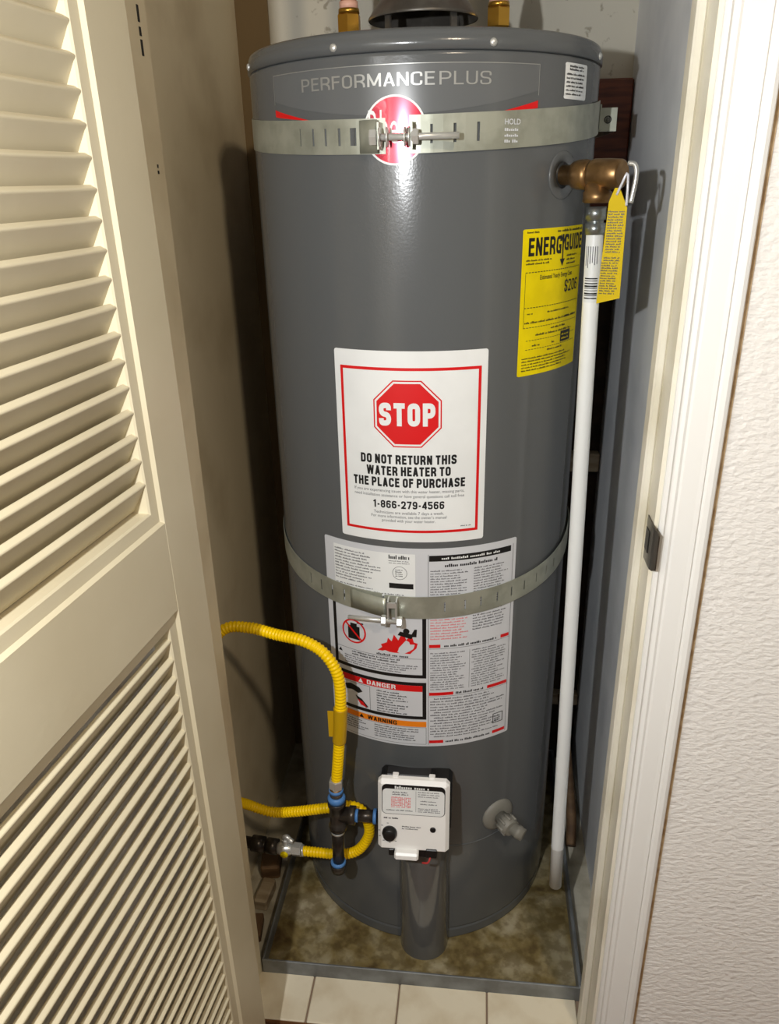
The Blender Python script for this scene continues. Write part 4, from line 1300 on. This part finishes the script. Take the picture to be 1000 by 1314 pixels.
# raised clamp section with bolt
b = MB()
vs_ = []
for o2 in (0, 0.0014):
    for i in range(13):
        az = -113 + 14 * i / 12
        k = math.sin(PI * min(1, i / 8.0) * 0.5) * 0.008 * (i / 12)
        for z in (-0.0165, 0.0165): vs_.append(azpt(az, zl2(az) + z + 0.001, 0.0030 + k + o2))
fs_ = [(2 * i, 2 * i + 2, 2 * i + 3, 2 * i + 1) for i in range(12)] + [(26 + 2 * i + 1, 26 + 2 * i + 3, 26 + 2 * i + 2, 26 + 2 * i) for i in range(12)]
fs_ += [(2 * i, 26 + 2 * i, 26 + 2 * i + 2, 2 * i + 2) for i in range(12)] + [(2 * i + 1, 2 * i + 3, 26 + 2 * i + 3, 26 + 2 * i + 1) for i in range(12)] + [(0, 1, 27, 26), (24, 50, 51, 25)]
b.add(vs_, fs_, True); b.build('clamp_end', M['zinc'], S2)
cl = azpt(-96.8, 0.7370, 0.013)
b = MB()
oriented_box(b, cl + Vector((-0.006, 0, 0)), Vector((1, 0, 0)), Vector((0, 1, 0)), UPZ, 0.0012, 0.010, 0.0175)
oriented_box(b, cl + Vector((0.007, 0, 0)), Vector((1, 0, 0)), Vector((0, 1, 0)), UPZ, 0.0012, 0.010, 0.0175)
oriented_box(b, cl + Vector((0.0005, -0.009, 0.013)), Vector((1, 0, 0)), Vector((0, 1, 0)), UPZ, 0.0075, 0.0012, 0.0045)
b.build('bolt_tab', M['chrome'], S2)
zb = 0.7235; yb2 = cl.y - 0.008
MB().cyl((-0.100, yb2 - 0.002, zb + 0.004), (-0.016, yb2 - 0.002, zb - 0.002), 0.0034, n=12).build('bolt', M['bolt'], S2)
b = MB(); b.hexn((-0.048, yb2 - 0.002, zb), (-0.040, yb2 - 0.002, zb), 0.0088); b.build('nut', M['bolt'], S2)
b = MB(); b.hexn((-0.024, yb2 - 0.002, zb - 0.002), (-0.015, yb2 - 0.002, zb - 0.002), 0.0088); b.build('bolt_head', M['bolt'], S2)

# ------------------------------------------------------------------ gas line
# black iron tee and drip leg
TX, TY = -0.1275, -0.310
tee = thing('gas_tee', 'black iron gas tee with drip leg and blue sealant, left of the gas control', 'pipe fitting', (TX, TY, 0.22))
b = MB()
zt = 0.359
b.rev((TX, TY, zt - 0.030), (TX, TY, 1), [(0, 0.0155), (0.008, 0.0155), (0.009, 0.0135), (0.051, 0.0135), (0.052, 0.0158), (0.060, 0.0158)], 24)
b.rev((TX, TY, zt), (0, TY, zt), [(0, 0.013), (0.020, 0.0135), (0.021, 0.0158), (0.031, 0.0158), (0.031, 0.010)], 24)
b.build('tee_body', M['black_iron'], tee)
MB().cyl((TX + 0.030, TY, zt), (-0.060, TY, zt + 0.001), 0.0105).build('side_nipple', M['black_iron'], tee)
MB().cyl((TX + 0.0312, TY, zt), (TX + 0.036, TY, zt), 0.0112).build('sealant_ring', M['thread_blue'], tee)
MB().cyl((-0.0655, TY, zt + 0.001), (-0.060, TY, zt + 0.001), 0.0130).build('sealant_ring', M['thread_blue'], tee)
b = MB().rev((TX - 0.001, TY, zt - 0.028), (TX - 0.004, TY, 0.2), [(0, 0.0105), (0.085, 0.0105)], 20)
b.build('drip_leg', M['black_iron'], tee)
MB().rev((TX - 0.0035, TY, 0.247), (TX - 0.004, TY, 0.2), [(0, 0.0145), (0.004, 0.0148), (0.010, 0.014), (0.017, 0.0125)], 20).build('drip_cap', M['black_iron'], tee)
MB().rev((TX - 0.0035, TY, 0.2535), (TX - 0.0035, TY, 0.2), [(0, 0.0115), (0.002, 0.0135), (0.007, 0.0135)], 20).build('sealant_ring', M['thread_blue'], tee)
MB().rev((TX - 0.001, TY, zt - 0.036), (TX - 0.001, TY, 0.2), [(0, 0.0118), (0.004, 0.0118)], 20).build('thread_ring', M['chrome'], tee)
b = MB().rev((TX, TY, zt + 0.030), (TX + 0.001, TY, 1), [(0, 0.0148), (0.008, 0.0152), (0.012, 0.0125)], 24); b.build('sealant_ring', M['thread_blue'], tee)
b = MB().rev((TX, TY, zt + 0.038), (TX + 0.001, TY, 1), [(0, 0.0110), (0.022, 0.0108)], 24); b.build('upper_nipple', M['bronze'], tee)
MB().rev((TX, TY, zt + 0.050), (TX + 0.001, TY, 1), [(0, 0.0125), (0.006, 0.0120)], 24).build('sealant_ring', M['thread_blue'], tee)
b = MB(); b.hexn((TX + 0.0005, TY, zt + 0.058), (TX + 0.001, TY, zt + 0.076), 0.0122); b.build('flare_nut', M['chrome'], tee)

# yellow corrugated flex line, one continuous hose from the wall valve to the tee
hp = [(-0.208, -0.262, 0.2175), (-0.180, -0.266, 0.2205), (-0.132, -0.272, 0.2270), (-0.1000, -0.274, 0.2440), (-0.0800, -0.274, 0.2850), (-0.0880, -0.273, 0.3280), (-0.1100, -0.272, 0.3420),
      (-0.155, -0.268, 0.3300), (-0.215, -0.258, 0.3070), (-0.262, -0.248, 0.2920), (-0.302, -0.255, 0.3120), (-0.330, -0.292, 0.368), (-0.343, -0.305, 0.45), (-0.343, -0.305, 0.575), (-0.334, -0.290, 0.650),
      (-0.305, -0.268, 0.690), (-0.262, -0.268, 0.6955), (-0.215, -0.282, 0.694), (-0.170, -0.300, 0.697), (-0.138, -0.310, 0.686), (-0.118, -0.314, 0.660), (-0.1105, -0.315, 0.625), (-0.1130, -0.314, 0.560), (-0.1195, -0.312, 0.490), (TX + 0.002, TY, zt + 0.074)]
path = catmull(hp, 0.0015)
hose = thing('gas_hose', 'yellow corrugated flexible gas hose looping from the wall valve up to the tee', 'hose', tuple(path[0]))
MB().tube(path, lambda i: 0.0094 if (i % 4) in (0, 1) else 0.0081, 14).build('hose_tube', M['hose'], hose)
def sub(z0, z1, r, lo=0):
    q = [p for p in path[int(len(path) * 0.7):] if z0 <= p.z <= z1]
    return MB().tube(q, r, 14)
sub(0.515, 0.585, 0.0112).build('hose_sleeve', M['hose_tag'], hose)
b = MB().box(-0.1325, -0.1215, -0.3165, -0.3155, 0.528, 0.578); b.build('paper_tag', M['hose_tag'], hose)
b = MB(); b.rev(path[0] - Vector((0.001, 0, 0)), path[0] + Vector((0.02, 0.001, 0.002)), [(0, 0.0105), (0.004, 0.0105)], 16); b.build('end_collar', M['chrome'], hose)

# gas shut-off valve on the wall stub
vp = Vector((-0.240, -0.257, 0.2150))
gvv = thing('gas_shutoff_valve', 'small chrome gas shut-off valve on a wall stub, left of the drip leg', 'valve', tuple(vp))
b = MB(); b.hexn(vp + Vector((0.012, 0, 0.0005)), vp + Vector((0.031, -0.003, 0.002)), 0.0125); b.build('flare_nut', M['chrome'], gvv)
b = MB(); b.rev(vp + Vector((-0.016, 0, 0)), vp + Vector((0.014, 0, 0)), [(0, 0.010), (0.004, 0.0115), (0.010, 0.0135), (0.020, 0.0135), (0.026, 0.0105), (0.030, 0.009)], 20); b.build('valve_body', M['chrome'], gvv)
MB().rev(vp + Vector((-0.001, -0.012, -0.002)), vp + Vector((-0.001, -1, -0.002)), [(0, 0.0075), (0.0022, 0.0072), (0.0025, 0)], 16).build('yellow_sticker', M['yellow_label'], gvv)
b = MB(); b.cyl(vp + Vector((0, 0, 0.010)), vp + Vector((0, 0, 0.024)), 0.006, n=14); b.build('stem', M['chrome'], gvv)
b = MB()
lvp = catmull([vp + Vector((-0.003, 0, 0.026)), vp + Vector((0.004, -0.002, 0.031)), vp + Vector((0.010, -0.004, 0.026)), vp + Vector((0.018, -0.006, 0.022))], 0.003)
b.tube(lvp, 0.0045, 10); b.build('lever', M['chrome'], gvv)
b = MB(); b.rev(vp + Vector((-0.120, 0.012, 0.001)), vp, [(0, 0.0105), (0.055, 0.0105), (0.055, 0.015), (0.078, 0.015), (0.078, 0.0115), (0.084, 0.0115), (0.084, 0.0145), (0.104, 0.0145), (0.104, 0.010), (0.112, 0.010)], 20)
b.build('wall_stub', M['black_iron'], gvv)

# ------------------------------------------------------------------ odds and ends on the closet floor
def scrap(c, hx, hy, hz, rz, ry, material, label, cat='wood scrap', grp='scraps left of the pan'):
    mb = MB().box(-hx, hx, -hy, hy, -hz, hz, min(hx, hy, hz) * 0.25)
    o = mb.build('wood_scrap' if cat == 'wood scrap' else 'stone', material)
    o.location = c; o.rotation_euler = (0, ry, rz)
    return tag(o, label, cat, grp)
scrap((-0.318, -0.262, 0.0050), 0.016, 0.026, 0.011, 0.12, 0.0, M['old_wood'], 'brown wood scrap nearest the front in the gap left of the drip pan')
scrap((-0.316, -0.185, 0.0080), 0.014, 0.030, 0.014, -0.10, 0.0, M['pale_wood'], 'pale wood scrap in the gap left of the drip pan')
scrap((-0.322, -0.105, 0.0120), 0.020, 0.034, 0.018, 0.15, 0.0, M['old_wood'], 'brown wood block under the gas shut-off valve')
# brown hose lying behind the white pipe on the right
hb = MB().tube(catmull([(0.318, -0.004, 0.010), (0.322, 0.05, 0.045), (0.318, 0.115, 0.100), (0.312, 0.180, 0.165), (0.306, 0.235, 0.24)], 0.006), 0.011, 12).build('drain_tube', M['old_wood'])
tag(hb, 'brown tube slanting down to the floor behind the white discharge pipe', 'tube')
